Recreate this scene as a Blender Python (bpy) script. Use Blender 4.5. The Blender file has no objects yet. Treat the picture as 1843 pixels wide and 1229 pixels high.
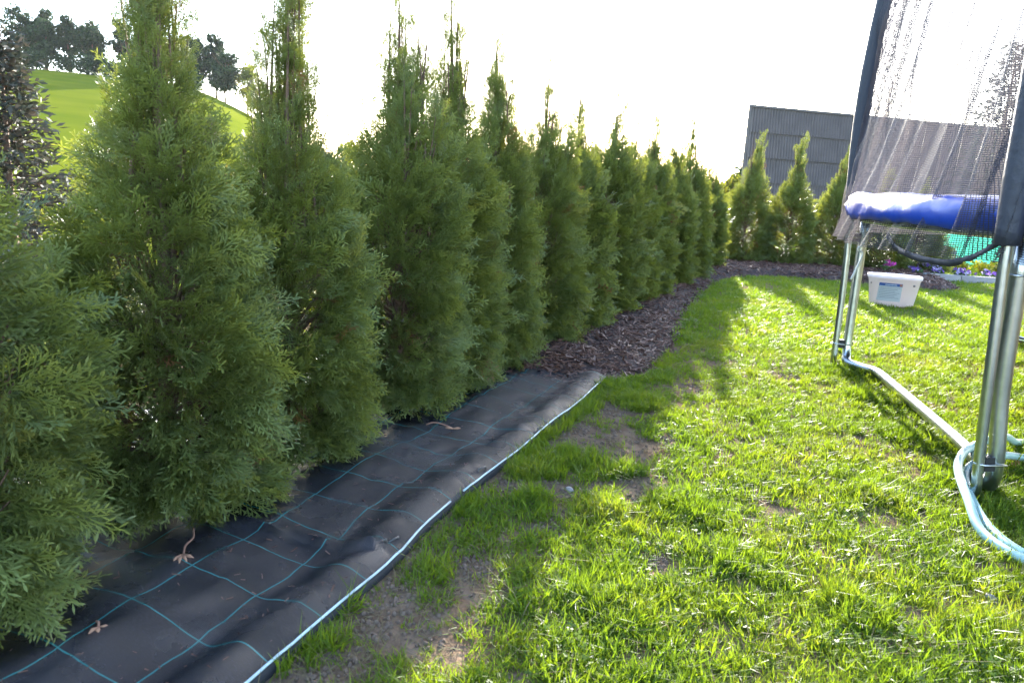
import bpy, bmesh, math, random
import numpy as np
from mathutils import Vector, Matrix, Euler, noise
R = math.radians
scene = bpy.context.scene
COL = scene.collection

# ---------------------------------------------------------------- camera
PITCH, ROLL, CAMH = R(11.5), R(3.5), 1.0
fw = Vector((0, math.cos(PITCH), -math.sin(PITCH)))
up0 = Vector((0, math.sin(PITCH), math.cos(PITCH)))
rt = Vector((1, 0, 0)) * math.cos(ROLL) + up0 * math.sin(ROLL)
up = up0 * math.cos(ROLL) - Vector((1, 0, 0)) * math.sin(ROLL)
cd = bpy.data.cameras.new('camera')
cam = bpy.data.objects.new('camera', cd); COL.objects.link(cam)
M = Matrix.Identity(4)
for i in range(3):
    M[i][0] = rt[i]; M[i][1] = up[i]; M[i][2] = -fw[i]
M[2][3] = CAMH
cam.matrix_world = M
cd.sensor_width = 36; cd.lens = 1407 / 1843 * 36
cd.clip_start = .05; cd.clip_end = 4000
cd.dof.use_dof = True; cd.dof.focus_distance = 3.4; cd.dof.aperture_fstop = 7.0
scene.camera = cam

# ---------------------------------------------------------------- light
SUN_AZ, SUN_EL = R(8.5), R(18.5)          # azimuth measured from +Y towards +X
w = bpy.data.worlds.new('World'); scene.world = w; w.use_nodes = True
nt = w.node_tree; bg = nt.nodes['Background']
sky = nt.nodes.new('ShaderNodeTexSky'); sky.sky_type = 'NISHITA'; sky.sun_disc = False
sky.sun_elevation = SUN_EL; sky.sun_rotation = SUN_AZ
sky.air_density = .85; sky.dust_density = .8; sky.ozone_density = 1.2
nt.links.new(sky.outputs[0], bg.inputs[0]); bg.inputs[1].default_value = .15
sd = bpy.data.lights.new('sun', 'SUN'); sd.energy = 3.3; sd.angle = R(.53); sd.color = (1, .95, .86)
so = bpy.data.objects.new('sun', sd); COL.objects.link(so)
so.rotation_euler = Vector((-math.sin(SUN_AZ) * math.cos(SUN_EL), -math.cos(SUN_AZ) * math.cos(SUN_EL), -math.sin(SUN_EL))).to_track_quat('-Z', 'Y').to_euler()
vs = scene.view_settings
vs.view_transform = 'Standard'; vs.look = 'None'; vs.exposure = 2.92; vs.gamma = 1; vs.use_curve_mapping = False
cy = scene.cycles
cy.use_denoising = True
cy.max_bounces = 8; cy.diffuse_bounces = 4; cy.glossy_bounces = 2; cy.transmission_bounces = 4; cy.transparent_max_bounces = 16
cy.caustics_reflective = False; cy.caustics_refractive = False
cy.sample_clamp_indirect = 6

# ---------------------------------------------------------------- helpers
RNG = random.Random(7)
def tag(o, label=None, cat=None, group=None, kind=None):
    if label: o['label'] = label
    if cat: o['category'] = cat
    if group: o['group'] = group
    if kind: o['kind'] = kind
    return o
def empty(name, loc=(0, 0, 0), rz=0):
    o = bpy.data.objects.new(name, None); COL.objects.link(o); o.location = loc; o.rotation_euler = (0, 0, rz)
    o.empty_display_size = .1
    return o
def mesh_data(name, verts, faces, mat=None, smooth=False):
    me = bpy.data.meshes.new(name)
    me.from_pydata([tuple(map(float, v)) for v in verts], [], [tuple(map(int, f)) for f in faces])
    if mat: me.materials.append(mat)
    if smooth: me.polygons.foreach_set('use_smooth', [True] * len(me.polygons))
    me.update(); return me
def add(name, me, parent=None, loc=None, rot=None):
    o = bpy.data.objects.new(name, me); COL.objects.link(o)
    if parent: o.parent = parent
    if loc is not None: o.location = loc
    if rot is not None: o.rotation_euler = rot
    return o
def mk(name, verts, faces, mat, parent=None, smooth=False, loc=None, rot=None):
    return add(name, mesh_data(name, verts, faces, mat, smooth), parent, loc, rot)
class MB:
    def __init__(s): s.v = []; s.f = []
    def box(s, c, d, rz=0):
        b = len(s.v); ca, sa = math.cos(rz), math.sin(rz)
        for z in (-1, 1):
            for x, y in ((-1, -1), (1, -1), (1, 1), (-1, 1)):
                lx, ly = x * d[0] / 2, y * d[1] / 2
                s.v.append((c[0] + lx * ca - ly * sa, c[1] + lx * sa + ly * ca, c[2] + z * d[2] / 2))
        for q in ((3, 2, 1, 0), (4, 5, 6, 7), (0, 1, 5, 4), (1, 2, 6, 5), (2, 3, 7, 6), (3, 0, 4, 7)):
            s.f.append(tuple(b + i for i in q))
        return s
    def tube(s, pts, rad, n=10, cap=True):
        pts = [Vector(p) for p in pts]
        rads = rad if isinstance(rad, (list, tuple)) else [rad] * len(pts)
        b0 = len(s.v); nrm = None
        for i, p in enumerate(pts):
            t = (pts[min(i + 1, len(pts) - 1)] - pts[max(i - 1, 0)]).normalized()
            if nrm is None:
                a = Vector((0, 0, 1)) if abs(t.z) < .9 else Vector((1, 0, 0))
                nrm = t.cross(a).normalized()
            else:
                nrm = (nrm - t * nrm.dot(t)).normalized()
            bn = t.cross(nrm)
            for k in range(n):
                a = 2 * math.pi * k / n
                s.v.append(tuple(p + (nrm * math.cos(a) + bn * math.sin(a)) * rads[i]))
        for i in range(len(pts) - 1):
            for k in range(n):
                a = b0 + i * n + k; c = b0 + i * n + (k + 1) % n
                s.f.append((a, c, c + n, a + n))
        if cap:
            s.f.append(tuple(b0 + k for k in reversed(range(n))))
            e = b0 + (len(pts) - 1) * n
            s.f.append(tuple(e + k for k in range(n)))
        return s
    def build(s, name, mat, parent=None, smooth=True, loc=None, rot=None):
        return mk(name, s.v, s.f, mat, parent, smooth, loc, rot)
    def data(s, name, mat, smooth=True): return mesh_data(name, s.v, s.f, mat, smooth)
def catmull(pts, n=8):
    P = [Vector(p) for p in pts]; P = [P[0] * 2 - P[1]] + P + [P[-1] * 2 - P[-2]]; out = []
    for i in range(1, len(P) - 2):
        a, b, c, d = P[i - 1:i + 3]
        for k in range(n):
            t = k / n
            out.append(.5 * (2 * b + (c - a) * t + (2 * a - 5 * b + 4 * c - d) * t * t + (3 * b - a - 3 * c + d) * t ** 3))
    out.append(P[-2]); return out
def fbm(x, y, z=0., o=3): return noise.fractal(Vector((x, y, z)), 1.0, 2.0, o)
def sstep(a, b, x):
    t = min(1, max(0, (x - a) / (b - a))); return t * t * (3 - 2 * t)

# ---------------------------------------------------------------- materials
def newmat(name):
    m = bpy.data.materials.new(name); m.use_nodes = True
    t = m.node_tree; return m, t, t.nodes, t.links, t.nodes['Principled BSDF']
def plain(name, col, rough=.6, metal=0., spec=.5, var=.0, scale=8., bump=0., bscale=40.):
    m, t, N, L, b = newmat(name)
    b.inputs['Base Color'].default_value = (*col, 1); b.inputs['Roughness'].default_value = rough
    b.inputs['Metallic'].default_value = metal; b.inputs['Specular IOR Level'].default_value = spec
    if var:
        tc = N.new('ShaderNodeTexCoord'); nz = N.new('ShaderNodeTexNoise'); nz.inputs['Scale'].default_value = scale; nz.inputs['Detail'].default_value = 6
        L.new(tc.outputs['Object'], nz.inputs['Vector'])
        rp = N.new('ShaderNodeValToRGB'); e = rp.color_ramp.elements
        e[0].position = .3; e[1].position = .7
        e[0].color = (*[c * (1 - var) for c in col], 1); e[1].color = (*[min(1, c * (1 + var)) for c in col], 1)
        L.new(nz.outputs['Fac'], rp.inputs[0]); L.new(rp.outputs[0], b.inputs['Base Color'])
    if bump:
        tc = N.new('ShaderNodeTexCoord'); nz = N.new('ShaderNodeTexNoise'); nz.inputs['Scale'].default_value = bscale; nz.inputs['Detail'].default_value = 5
        L.new(tc.outputs['Object'], nz.inputs['Vector'])
        bp = N.new('ShaderNodeBump'); bp.inputs['Strength'].default_value = bump; bp.inputs['Distance'].default_value = .02
        L.new(nz.outputs['Fac'], bp.inputs['Height']); L.new(bp.outputs[0], b.inputs['Normal'])
    return m
def leafmat(name, cols, trans=.4, rough=.45, spec=.35, tcol=None, tipcol=None, posvar=None):
    """foliage: colour picked per instance / per leaf, light passing through"""
    m, t, N, L, b = newmat(name)
    oi = N.new('ShaderNodeObjectInfo'); rp = N.new('ShaderNodeValToRGB')
    els = rp.color_ramp.elements
    while len(els) < len(cols): els.new(.5)
    for i, c in enumerate(cols):
        els[i].position = i / (len(cols) - 1); els[i].color = (*c, 1)
    fac = oi.outputs['Random']
    at = N.new('ShaderNodeAttribute'); at.attribute_name = 'rnd'
    ad = N.new('ShaderNodeMath'); ad.operation = 'ADD'; L.new(fac, ad.inputs[0]); L.new(at.outputs['Fac'], ad.inputs[1])
    fr = N.new('ShaderNodeMath'); fr.operation = 'FRACT'; L.new(ad.outputs[0], fr.inputs[0])
    f = fr.outputs[0]
    if posvar:
        ge = N.new('ShaderNodeNewGeometry'); nz = N.new('ShaderNodeTexNoise'); nz.inputs['Scale'].default_value = posvar; nz.inputs['Detail'].default_value = 2
        L.new(ge.outputs['Position'], nz.inputs['Vector'])
        mx = N.new('ShaderNodeMix'); mx.inputs[0].default_value = .6
        mr = N.new('ShaderNodeMapRange'); mr.inputs[1].default_value = .33; mr.inputs[2].default_value = .67
        L.new(nz.outputs['Fac'], mr.inputs[0])
        L.new(f, mx.inputs[2]); L.new(mr.outputs[0], mx.inputs[3]); f = mx.outputs[0]
    L.new(f, rp.inputs[0]); col = rp.outputs[0]
    if tipcol:
        ta = N.new('ShaderNodeAttribute'); ta.attribute_name = 'tip'
        mc = N.new('ShaderNodeMix'); mc.data_type = 'RGBA'
        L.new(ta.outputs['Fac'], mc.inputs[0]); L.new(col, mc.inputs[6]); mc.inputs[7].default_value = (*tipcol, 1); col = mc.outputs[2]
    L.new(col, b.inputs['Base Color']); b.inputs['Roughness'].default_value = rough; b.inputs['Specular IOR Level'].default_value = spec
    tr = N.new('ShaderNodeBsdfTranslucent')
    if tcol:
        mu = N.new('ShaderNodeMix'); mu.data_type = 'RGBA'; mu.blend_type = 'MULTIPLY'; mu.inputs[0].default_value = 1
        L.new(col, mu.inputs[6]); mu.inputs[7].default_value = (*tcol, 1); L.new(mu.outputs[2], tr.inputs[0])
    else: L.new(col, tr.inputs[0])
    ms = N.new('ShaderNodeMixShader'); ms.inputs[0].default_value = trans
    L.new(b.outputs[0], ms.inputs[1]); L.new(tr.outputs[0], ms.inputs[2])
    L.new(ms.outputs[0], N['Material Output'].inputs['Surface'])
    return m
MAT = {}
MAT['thuja'] = leafmat('thuja_foliage', [(.080, .108, .026), (.115, .152, .038), (.146, .180, .038), (.126, .168, .060), (.200, .200, .046)], trans=.34, rough=.46, spec=.40, tcol=(1.55, 1.35, .5), tipcol=(.26, .29, .10), posvar=5.)
MAT['thuja_dry'] = leafmat('thuja_dry', [(.20, .09, .035), (.26, .13, .05)], trans=.3)
MAT['bark'] = plain('thuja_bark', (.16, .095, .06), .85, var=.4, scale=30, bump=.6)
MAT['grass'] = leafmat('grass_blades', [(.092, .162, .020), (.125, .208, .020), (.162, .240, .022), (.225, .255, .042)], trans=.55, rough=.46, spec=.3, tcol=(1.50, 1.36, .42), posvar=2.5)
MAT['clover'] = leafmat('clover_leaves', [(.08, .135, .025), (.12, .17, .03)], trans=.4, rough=.55, spec=.25)
MAT['straw'] = leafmat('dry_straw', [(.16, .125, .06), (.25, .20, .10)], trans=.3, rough=.7, spec=.15)
MAT['galv'] = plain('galvanised_steel', (.52, .55, .56), .30, 1.0, var=.12, scale=25)
MAT['clamp'] = plain('black_plastic', (.02, .02, .022), .45)
MAT['bolt'] = plain('zinc_bolt', (.6, .61, .63), .3, 1.0)
MAT['foam'] = plain('foam_sleeve', (.030, .032, .045), .6, bump=.3, bscale=30)
MAT['hem'] = plain('black_webbing', (.025, .025, .03), .7)
MAT['jump'] = plain('black_jump_mat', (.02, .02, .022), .7)
MAT['cord'] = plain('white_cord', (.75, .75, .72), .7)
MAT['pad'] = plain('blue_vinyl', (.016, .055, .33), .34, spec=.5, var=.12, scale=3, bump=.06, bscale=30)
MAT['plastic'] = leafmat('white_plastic', [(.82, .76, .78), (.82, .76, .78)], trans=.30, rough=.35, spec=.5)
MAT['hose'] = plain('garden_hose', (.42, .60, .58), .35, var=.12, scale=6)
MAT['wood'] = plain('weathered_wood', (.13, .085, .06), .85, var=.4, scale=9)
MAT['clad'] = plain('corrugated_sheet', (.125, .098, .096), .7, var=.22, scale=1.3)
MAT['roofm'] = plain('barn_roof', (.09, .085, .09), .8, var=.2)
MAT['bodym'] = plain('barn_wall', (.10, .09, .085), .9)
MAT['kerb'] = plain('concrete_edging', (.34, .31, .30), .9, var=.2, scale=6)
MAT['peg'] = plain('peg_steel', (.12, .12, .12), .45, .8)
MAT['selvage'] = plain('selvage', (.50, .62, .64), .30, spec=.7, var=.25, scale=18)
MAT['twigdry'] = plain('dry_twig', (.30, .15, .10), .8)
MAT['pebble'] = plain('pebble', (.34, .30, .27), .8, var=.2)

# ground: soil in the garden, green meadow beyond
m, t, N, L, b = newmat('ground_soil_and_meadow'); MAT['ground'] = m
ge = N.new('ShaderNodeNewGeometry'); sx = N.new('ShaderNodeSeparateXYZ'); L.new(ge.outputs['Position'], sx.inputs[0])
n1 = N.new('ShaderNodeTexNoise'); n1.inputs['Scale'].default_value = 9; n1.inputs['Detail'].default_value = 9; n1.inputs['Roughness'].default_value = .7
L.new(ge.outputs['Position'], n1.inputs['Vector'])
r1 = N.new('ShaderNodeValToRGB'); e = r1.color_ramp.elements
e[0].position = .3; e[0].color = (.10, .062, .038, 1); e[1].position = .72; e[1].color = (.27, .19, .13, 1)
L.new(n1.outputs['Fac'], r1.inputs[0])
n2 = N.new('ShaderNodeTexNoise'); n2.inputs['Scale'].default_value = .11; n2.inputs['Detail'].default_value = 8
mp = N.new('ShaderNodeMapping'); mp.inputs['Scale'].default_value = (.35, 1, 1); L.new(ge.outputs['Position'], mp.inputs[0]); L.new(mp.outputs[0], n2.inputs['Vector'])
r2 = N.new('ShaderNodeValToRGB'); e = r2.color_ramp.elements
e[0].position = .3; e[0].color = (.100, .130, .010, 1); e[1].position = .75; e[1].color = (.155, .165, .014, 1)
L.new(n2.outputs['Fac'], r2.inputs[0])
ds = N.new('ShaderNodeVectorMath'); ds.operation = 'LENGTH'; L.new(ge.outputs['Position'], ds.inputs[0])
mr = N.new('ShaderNodeMapRange'); mr.inputs[1].default_value = 13; mr.inputs[2].default_value = 19; L.new(ds.outputs['Value'], mr.inputs[0])
mx = N.new('ShaderNodeMix'); mx.data_type = 'RGBA'; L.new(mr.outputs[0], mx.inputs[0]); L.new(r1.outputs[0], mx.inputs[6]); L.new(r2.outputs[0], mx.inputs[7])
L.new(mx.outputs[2], b.inputs['Base Color']); b.inputs['Roughness'].default_value = 1.; b.inputs['Specular IOR Level'].default_value = .0
n3 = N.new('ShaderNodeTexNoise'); n3.inputs['Scale'].default_value = 45; n3.inputs['Detail'].default_value = 8; L.new(ge.outputs['Position'], n3.inputs['Vector'])
bp = N.new('ShaderNodeBump'); bp.inputs['Strength'].default_value = .7; bp.inputs['Distance'].default_value = .02
L.new(n3.outputs['Fac'], bp.inputs['Height']); L.new(bp.outputs[0], b.inputs['Normal'])

# woven weed fabric: black weave, teal threads every ~20 cm
m, t, N, L, b = newmat('woven_weed_fabric'); MAT['fabric'] = m
uv = N.new('ShaderNodeUVMap'); sp = N.new('ShaderNodeSeparateXYZ'); L.new(uv.outputs[0], sp.inputs[0])
def lines(src, period, off, width):
    a = N.new('ShaderNodeMath'); a.operation = 'ADD'; L.new(src, a.inputs[0]); a.inputs[1].default_value = off
    d = N.new('ShaderNodeMath'); d.operation = 'DIVIDE'; L.new(a.outputs[0], d.inputs[0]); d.inputs[1].default_value = period
    f = N.new('ShaderNodeMath'); f.operation = 'FRACT'; L.new(d.outputs[0], f.inputs[0])
    l = N.new('ShaderNodeMath'); l.operation = 'LESS_THAN'; L.new(f.outputs[0], l.inputs[0]); l.inputs[1].default_value = width / period
    return l.outputs[0]
lu = lines(sp.outputs[0], .205, .012, .0037); lv = lines(sp.outputs[1], .185, .03, .0034)
mxm = N.new('ShaderNodeMath'); mxm.operation = 'MAXIMUM'; L.new(lu, mxm.inputs[0]); L.new(lv, mxm.inputs[1])
nzf = N.new('ShaderNodeTexNoise'); nzf.inputs['Scale'].default_value = 5; nzf.inputs['Detail'].default_value = 8; L.new(uv.outputs[0], nzf.inputs['Vector'])
rf = N.new('ShaderNodeValToRGB'); e = rf.color_ramp.elements
e[0].position = .4; e[0].color = (.006, .006, .009, 1); e[1].position = .66; e[1].color = (.034, .033, .040, 1)
nzs = N.new('ShaderNodeTexNoise'); nzs.inputs['Scale'].default_value = 1; nzs.inputs['Detail'].default_value = 3
mps = N.new('ShaderNodeMapping'); mps.inputs['Scale'].default_value = (110, 420, 1); L.new(uv.outputs[0], mps.inputs[0]); L.new(mps.outputs[0], nzs.inputs['Vector'])
mxs = N.new('ShaderNodeMix'); mxs.inputs[0].default_value = .6; L.new(nzf.outputs['Fac'], mxs.inputs[2]); L.new(nzs.outputs['Fac'], mxs.inputs[3])
L.new(mxs.outputs[0], rf.inputs[0])
mc = N.new('ShaderNodeMix'); mc.data_type = 'RGBA'; L.new(mxm.outputs[0], mc.inputs[0]); L.new(rf.outputs[0], mc.inputs[6]); mc.inputs[7].default_value = (.025, .21, .20, 1)
L.new(mc.outputs[2], b.inputs['Base Color'])
rr = N.new('ShaderNodeMapRange'); rr.inputs[3].default_value = .17; rr.inputs[4].default_value = .36; L.new(nzf.outputs['Fac'], rr.inputs[0]); L.new(rr.outputs[0], b.inputs['Roughness'])
b.inputs['Specular IOR Level'].default_value = .65
wu = N.new('ShaderNodeTexWave'); wu.bands_direction = 'X'; wu.inputs['Scale'].default_value = 75; L.new(uv.outputs[0], wu.inputs['Vector'])
wv = N.new('ShaderNodeTexWave'); wv.bands_direction = 'Y'; wv.inputs['Scale'].default_value = 110; L.new(uv.outputs[0], wv.inputs['Vector'])
am = N.new('ShaderNodeMath'); am.operation = 'ADD'; L.new(wu.outputs['Fac'], am.inputs[0]); L.new(wv.outputs['Fac'], am.inputs[1])
nzw = N.new('ShaderNodeTexNoise'); nzw.inputs['Scale'].default_value = 320; L.new(uv.outputs[0], nzw.inputs['Vector'])
am2 = N.new('ShaderNodeMath'); am2.operation = 'ADD'; L.new(am.outputs[0], am2.inputs[0]); L.new(nzw.outputs['Fac'], am2.inputs[1])
bp = N.new('ShaderNodeBump'); bp.inputs['Strength'].default_value = .55; bp.inputs['Distance'].default_value = .003; L.new(am2.outputs[0], bp.inputs['Height']); L.new(bp.outputs[0], b.inputs['Normal'])

# open netting: threads with holes between them
def netmat(name, period, width, col, tcol, base=0.0):
    m, t, N, L, b = newmat(name)
    uv = N.new('ShaderNodeUVMap'); sp = N.new('ShaderNodeSeparateXYZ'); L.new(uv.outputs[0], sp.inputs[0])
    outs = []
    for k, wd in ((0, width), (1, width * 1.35)):
        d = N.new('ShaderNodeMath'); d.operation = 'DIVIDE'; L.new(sp.outputs[k], d.inputs[0]); d.inputs[1].default_value = period
        f = N.new('ShaderNodeMath'); f.operation = 'FRACT'; L.new(d.outputs[0], f.inputs[0])
        l = N.new('ShaderNodeMath'); l.operation = 'LESS_THAN'; L.new(f.outputs[0], l.inputs[0]); l.inputs[1].default_value = wd; outs.append(l.outputs[0])
    mx = N.new('ShaderNodeMath'); mx.operation = 'MAXIMUM'; L.new(outs[0], mx.inputs[0]); L.new(outs[1], mx.inputs[1])
    m2 = N.new('ShaderNodeMath'); m2.operation = 'MAXIMUM'; L.new(mx.outputs[0], m2.inputs[0]); m2.inputs[1].default_value = base
    b.inputs['Base Color'].default_value = (*col, 1); b.inputs['Roughness'].default_value = .5
    tl = N.new('ShaderNodeBsdfTranslucent'); tl.inputs[0].default_value = (*tcol, 1)
    ms = N.new('ShaderNodeMixShader'); ms.inputs[0].default_value = .5; L.new(b.outputs[0], ms.inputs[1]); L.new(tl.outputs[0], ms.inputs[2])
    tp = N.new('ShaderNodeBsdfTransparent'); mo = N.new('ShaderNodeMixShader')
    L.new(m2.outputs[0], mo.inputs[0]); L.new(tp.outputs[0], mo.inputs[1]); L.new(ms.outputs[0], mo.inputs[2])
    L.new(mo.outputs[0], N['Material Output'].inputs['Surface']); return m
MAT['net'] = netmat('safety_net', .0075, .24, (.035, .033, .045), (.13, .115, .12))
MAT['greennet'] = netmat('green_screen', .006, .35, (.05, .36, .24), (.06, .42, .30), base=.55)

# ---------------------------------------------------------------- scatter (geometry nodes, for uncountable pieces only)
def variant_collection(name, meshes):
    c = bpy.data.collections.new(name)
    for i, me in enumerate(meshes):
        o = bpy.data.objects.new('%s_%02d' % (name, i), me); c.objects.link(o)
    return c
def scatter_tree(coll):
    g = bpy.data.node_groups.new('scatter_' + coll.name, 'GeometryNodeTree')
    g.interface.new_socket('Geometry', in_out='INPUT', socket_type='NodeSocketGeometry')
    g.interface.new_socket('Geometry', in_out='OUTPUT', socket_type='NodeSocketGeometry')
    N, L = g.nodes, g.links
    i = N.new('NodeGroupInput'); o = N.new('NodeGroupOutput')
    ci = N.new('GeometryNodeCollectionInfo'); ci.inputs['Collection'].default_value = coll
    ci.inputs['Separate Children'].default_value = True; ci.inputs['Reset Children'].default_value = True
    ip = N.new('GeometryNodeInstanceOnPoints'); ip.inputs['Pick Instance'].default_value = True
    def na(n, ty):
        a = N.new('GeometryNodeInputNamedAttribute'); a.data_type = ty; a.inputs['Name'].default_value = n; return a.outputs['Attribute']
    L.new(i.outputs[0], ip.inputs['Points']); L.new(ci.outputs[0], ip.inputs['Instance'])
    L.new(na('idx', 'INT'), ip.inputs['Instance Index']); L.new(na('rot', 'FLOAT_VECTOR'), ip.inputs['Rotation']); L.new(na('scl', 'FLOAT'), ip.inputs['Scale'])
    L.new(ip.outputs[0], o.inputs[0]); return g
def scatter(name, pts, rots, scl, idx, tree, parent=None):
    me = bpy.data.meshes.new(name); n = len(pts); me.vertices.add(n)
    me.vertices.foreach_set('co', np.asarray(pts, 'f').ravel())
    me.attributes.new('rot', 'FLOAT_VECTOR', 'POINT').data.foreach_set('vector', np.asarray(rots, 'f').ravel())
    me.attributes.new('scl', 'FLOAT', 'POINT').data.foreach_set('value', np.asarray(scl, 'f'))
    me.attributes.new('idx', 'INT', 'POINT').data.foreach_set('value', np.asarray(idx, 'i'))
    o = add(name, me, parent); md = o.modifiers.new('scatter', 'NODES'); md.node_group = tree
    return o
def euler_of(Y, X):
    """rotations (XYZ euler) of frames with given local Y and approximate local X"""
    Y = Y / np.linalg.norm(Y, axis=1, keepdims=True)
    X = X - Y * (X * Y).sum(1, keepdims=True); X /= np.linalg.norm(X, axis=1, keepdims=True) + 1e-9
    Z = np.cross(X, Y)
    # R = [X Y Z] columns ; euler XYZ: R = Rz Ry Rx
    ry = -np.arcsin(np.clip(X[:, 2], -1, 1)); rx = np.arctan2(Y[:, 2], Z[:, 2]); rz = np.arctan2(X[:, 1], X[:, 0])
    return np.stack([rx, ry, rz], 1)

# ---------------------------------------------------------------- ground, hill
def terrain(x, y):
    far = sstep(15, 45, math.hypot(x, y))
    left = sstep(-1.8, -7, x + (-.38 * (y - 4) if y > 0 else 0))
    z = -2.2 * max(far * sstep(25, -5, x), .55 * left)
    d = math.hypot(x, y); az = math.degrees(math.atan2(x, y))
    side = .20 + .80 * sstep(-11, -24, az)
    z += 30 * sstep(70, 330, d) * side * (1 if y > 0 else sstep(-200, 0, y))
    if d > 40: z += 1.2 * fbm(x * .012, y * .012, 3)
    return z
def build_ground():
    rad = [0, .6, 1.2, 2, 3, 4, 5, 6, 7, 8, 9, 10, 11, 12, 13, 14.5, 16, 18, 20, 23, 27, 32, 38, 45, 53, 62, 72, 84, 97, 112, 130, 150, 172, 195, 220, 245, 270, 300, 340, 400, 500, 700]
    na = 220; V = [(0, 0, 0)]; Fc = []
    for r in rad[1:]:
        for k in range(na):
            a = 2 * math.pi * k / na; x, y = r * math.sin(a), r * math.cos(a); V.append((x, y, terrain(x, y)))
    for k in range(na): Fc.append((0, 1 + (k + 1) % na, 1 + k))
    for i in range(len(rad) - 2):
        for k in range(na):
            a = 1 + i * na + k; c = 1 + i * na + (k + 1) % na
            Fc.append((a, c, c + na, a + na))
    return mk('ground', V, Fc, MAT['ground'], smooth=True)
tag(build_ground(), 'brown soil ground running into a green meadow hillside', None, None, 'structure')

# ---------------------------------------------------------------- weed fabric
EDGE = [(-.95, .45), (-.62, .98), (-.48, 1.32), (-.40, 1.54), (-.28, 1.87), (-.21, 2.12), (-.08, 2.47), (.03, 2.74), (.18, 3.15), (.26, 3.33), (.37, 3.62), (.50, 4.02)]
ED = catmull([(x, y, 0) for x, y in EDGE], 12)
PINCH = [(-.30, 1.90), (-.07, 2.50), (.12, 2.98)]
def mat_z(x, y, u):
    q = .25 + .75 * sstep(.0, .14, u)
    z = .016 + q * (.014 * fbm(x * 2.3, y * 2.3, 5) + .012 * fbm(x * 5, y * 5, 2) + .005 * (1 - abs(fbm(x * 3.1 + 4, y * 3.1 - x * 2, 6)) * 4 if abs(fbm(x * 3.1 + 4, y * 3.1 - x * 2, 6)) < .25 else 0))
    z += .030 * math.exp(-((u - .06) / .07) ** 2)                    # the edge is pulled up over the soil
    z += .022 * math.exp(-((u - .42) / .16) ** 2) * (.6 + .8 * fbm(y * 1.5, 9.))
    for k, (px, py) in enumerate(PINCH):
        dx, dy = x - px, y - py; d = math.hypot(dx, dy); th = math.atan2(dy, dx)
        s = math.exp(-d / .16)
        z += q * s * (.013 * math.cos(6 * th + k * 1.3 + 2 * d) - .004) * (1 - math.exp(-d / .03))
    # the pleat running from the second tree to the edge
    ax, ay, bx, by = -.78, 2.05, -.30, 1.90
    tt = ((x - ax) * (bx - ax) + (y - ay) * (by - ay)) / ((bx - ax) ** 2 + (by - ay) ** 2)
    dd = (x - ax) * (by - ay) - (y - ay) * (bx - ax); dd /= math.hypot(bx - ax, by - ay)
    if -.3 < tt < 1.05: z += .020 * math.exp(-(dd / .018) ** 2) * sstep(-.3, .1, tt) * sstep(1.05, .9, tt)
    return max(z, .008)
def build_mat():
    root = empty('weed_fabric', (0, 0, 0))
    tag(root, 'black woven weed fabric with teal grid threads laid under the thuja row', 'weed fabric')
    nu = 110; U = [1.5 * (i / nu) ** 1.25 for i in range(nu + 1)]; V = []; UV = []; Fc = []
    acc = [0.]
    for i in range(1, len(ED)): acc.append(acc[-1] + (ED[i] - ED[i - 1]).length)
    step = .024; nv = int(acc[-1] / step); ctr = []
    for j in range(nv + 1):
        s = acc[-1] * j / nv; i = max(k for k in range(len(acc)) if acc[k] <= s + 1e-9); i = min(i, len(acc) - 2)
        ctr.append(ED[i].lerp(ED[i + 1], (s - acc[i]) / (acc[i + 1] - acc[i])))
    pd = Vector((-.90, .436, 0)).normalized()
    for j, c in enumerate(ctr):
        for i, u in enumerate(U):
            p = c + pd * u; wob = .012 * fbm(p.x * 3, p.y * 3, 8)
            V.append((p.x, p.y, mat_z(p.x, p.y, u))); UV.append((u + wob, acc[-1] * j / nv + wob * .8 + (.014 if c.y > 1.83 else 0)))
    for j in range(nv):
        for i in range(nu):
            a = j * (nu + 1) + i; Fc.append((a, a + nu + 1, a + nu + 2, a + 1))
    o = mk('fabric_sheet', V, Fc, MAT['fabric'], root, True)
    ul = o.data.uv_layers.new(name='UVMap')
    arr = np.array(UV, 'f'); li = np.zeros(len(o.data.loops), 'i'); o.data.loops.foreach_get('vertex_index', li)
    ul.data.foreach_set('uv', arr[li].ravel())
    # folded side and selvage along the lawn
    sk = []; sf = []
    for j, c in enumerate(ctr):
        e = Vector(V[j * (nu + 1)]); sk += [(e.x, e.y, e.z), (e.x + .012, e.y - .005, e.z - .006), (e.x + .006, e.y - .003, -.01)]
        if j: 
            b = 3 * (j - 1)
            for q in (0, 1): sf.append((b + q, b + q + 1, b + q + 4, b + q + 3))
    mk('folded_edge', sk, sf, MAT['hem'], root, True)
    pts = [Vector(V[j * (nu + 1)]) + Vector((.008, -.003, .003)) for j in range(0, nv + 1, 2)]
    for a, b2 in ((0, 42), (43, 78), (79, len(pts))):
        if b2 - a > 3: MB().tube(pts[a:b2], .0034, 6).build('selvage', MAT['selvage'], root)
    for px, py, rz in ((-.315, 1.915, .7), (-.285, 1.955, 1.0), (-.075, 2.52, .9), (.135, 3.02, 1.0)):
        z = mat_z(px, py, .03) + .0
        d = Vector((math.cos(rz), math.sin(rz), 0)) * .022
        MB().tube([(px - d.x, py - d.y, z - .03), (px - d.x * .8, py - d.y * .8, z + .002), (px + d.x * .8, py + d.y * .8, z + .002), (px + d.x, py + d.y, z - .03)], .003, 6).build('ground_staple', MAT['peg'], root)
    return ctr
MATC = build_mat()

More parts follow.
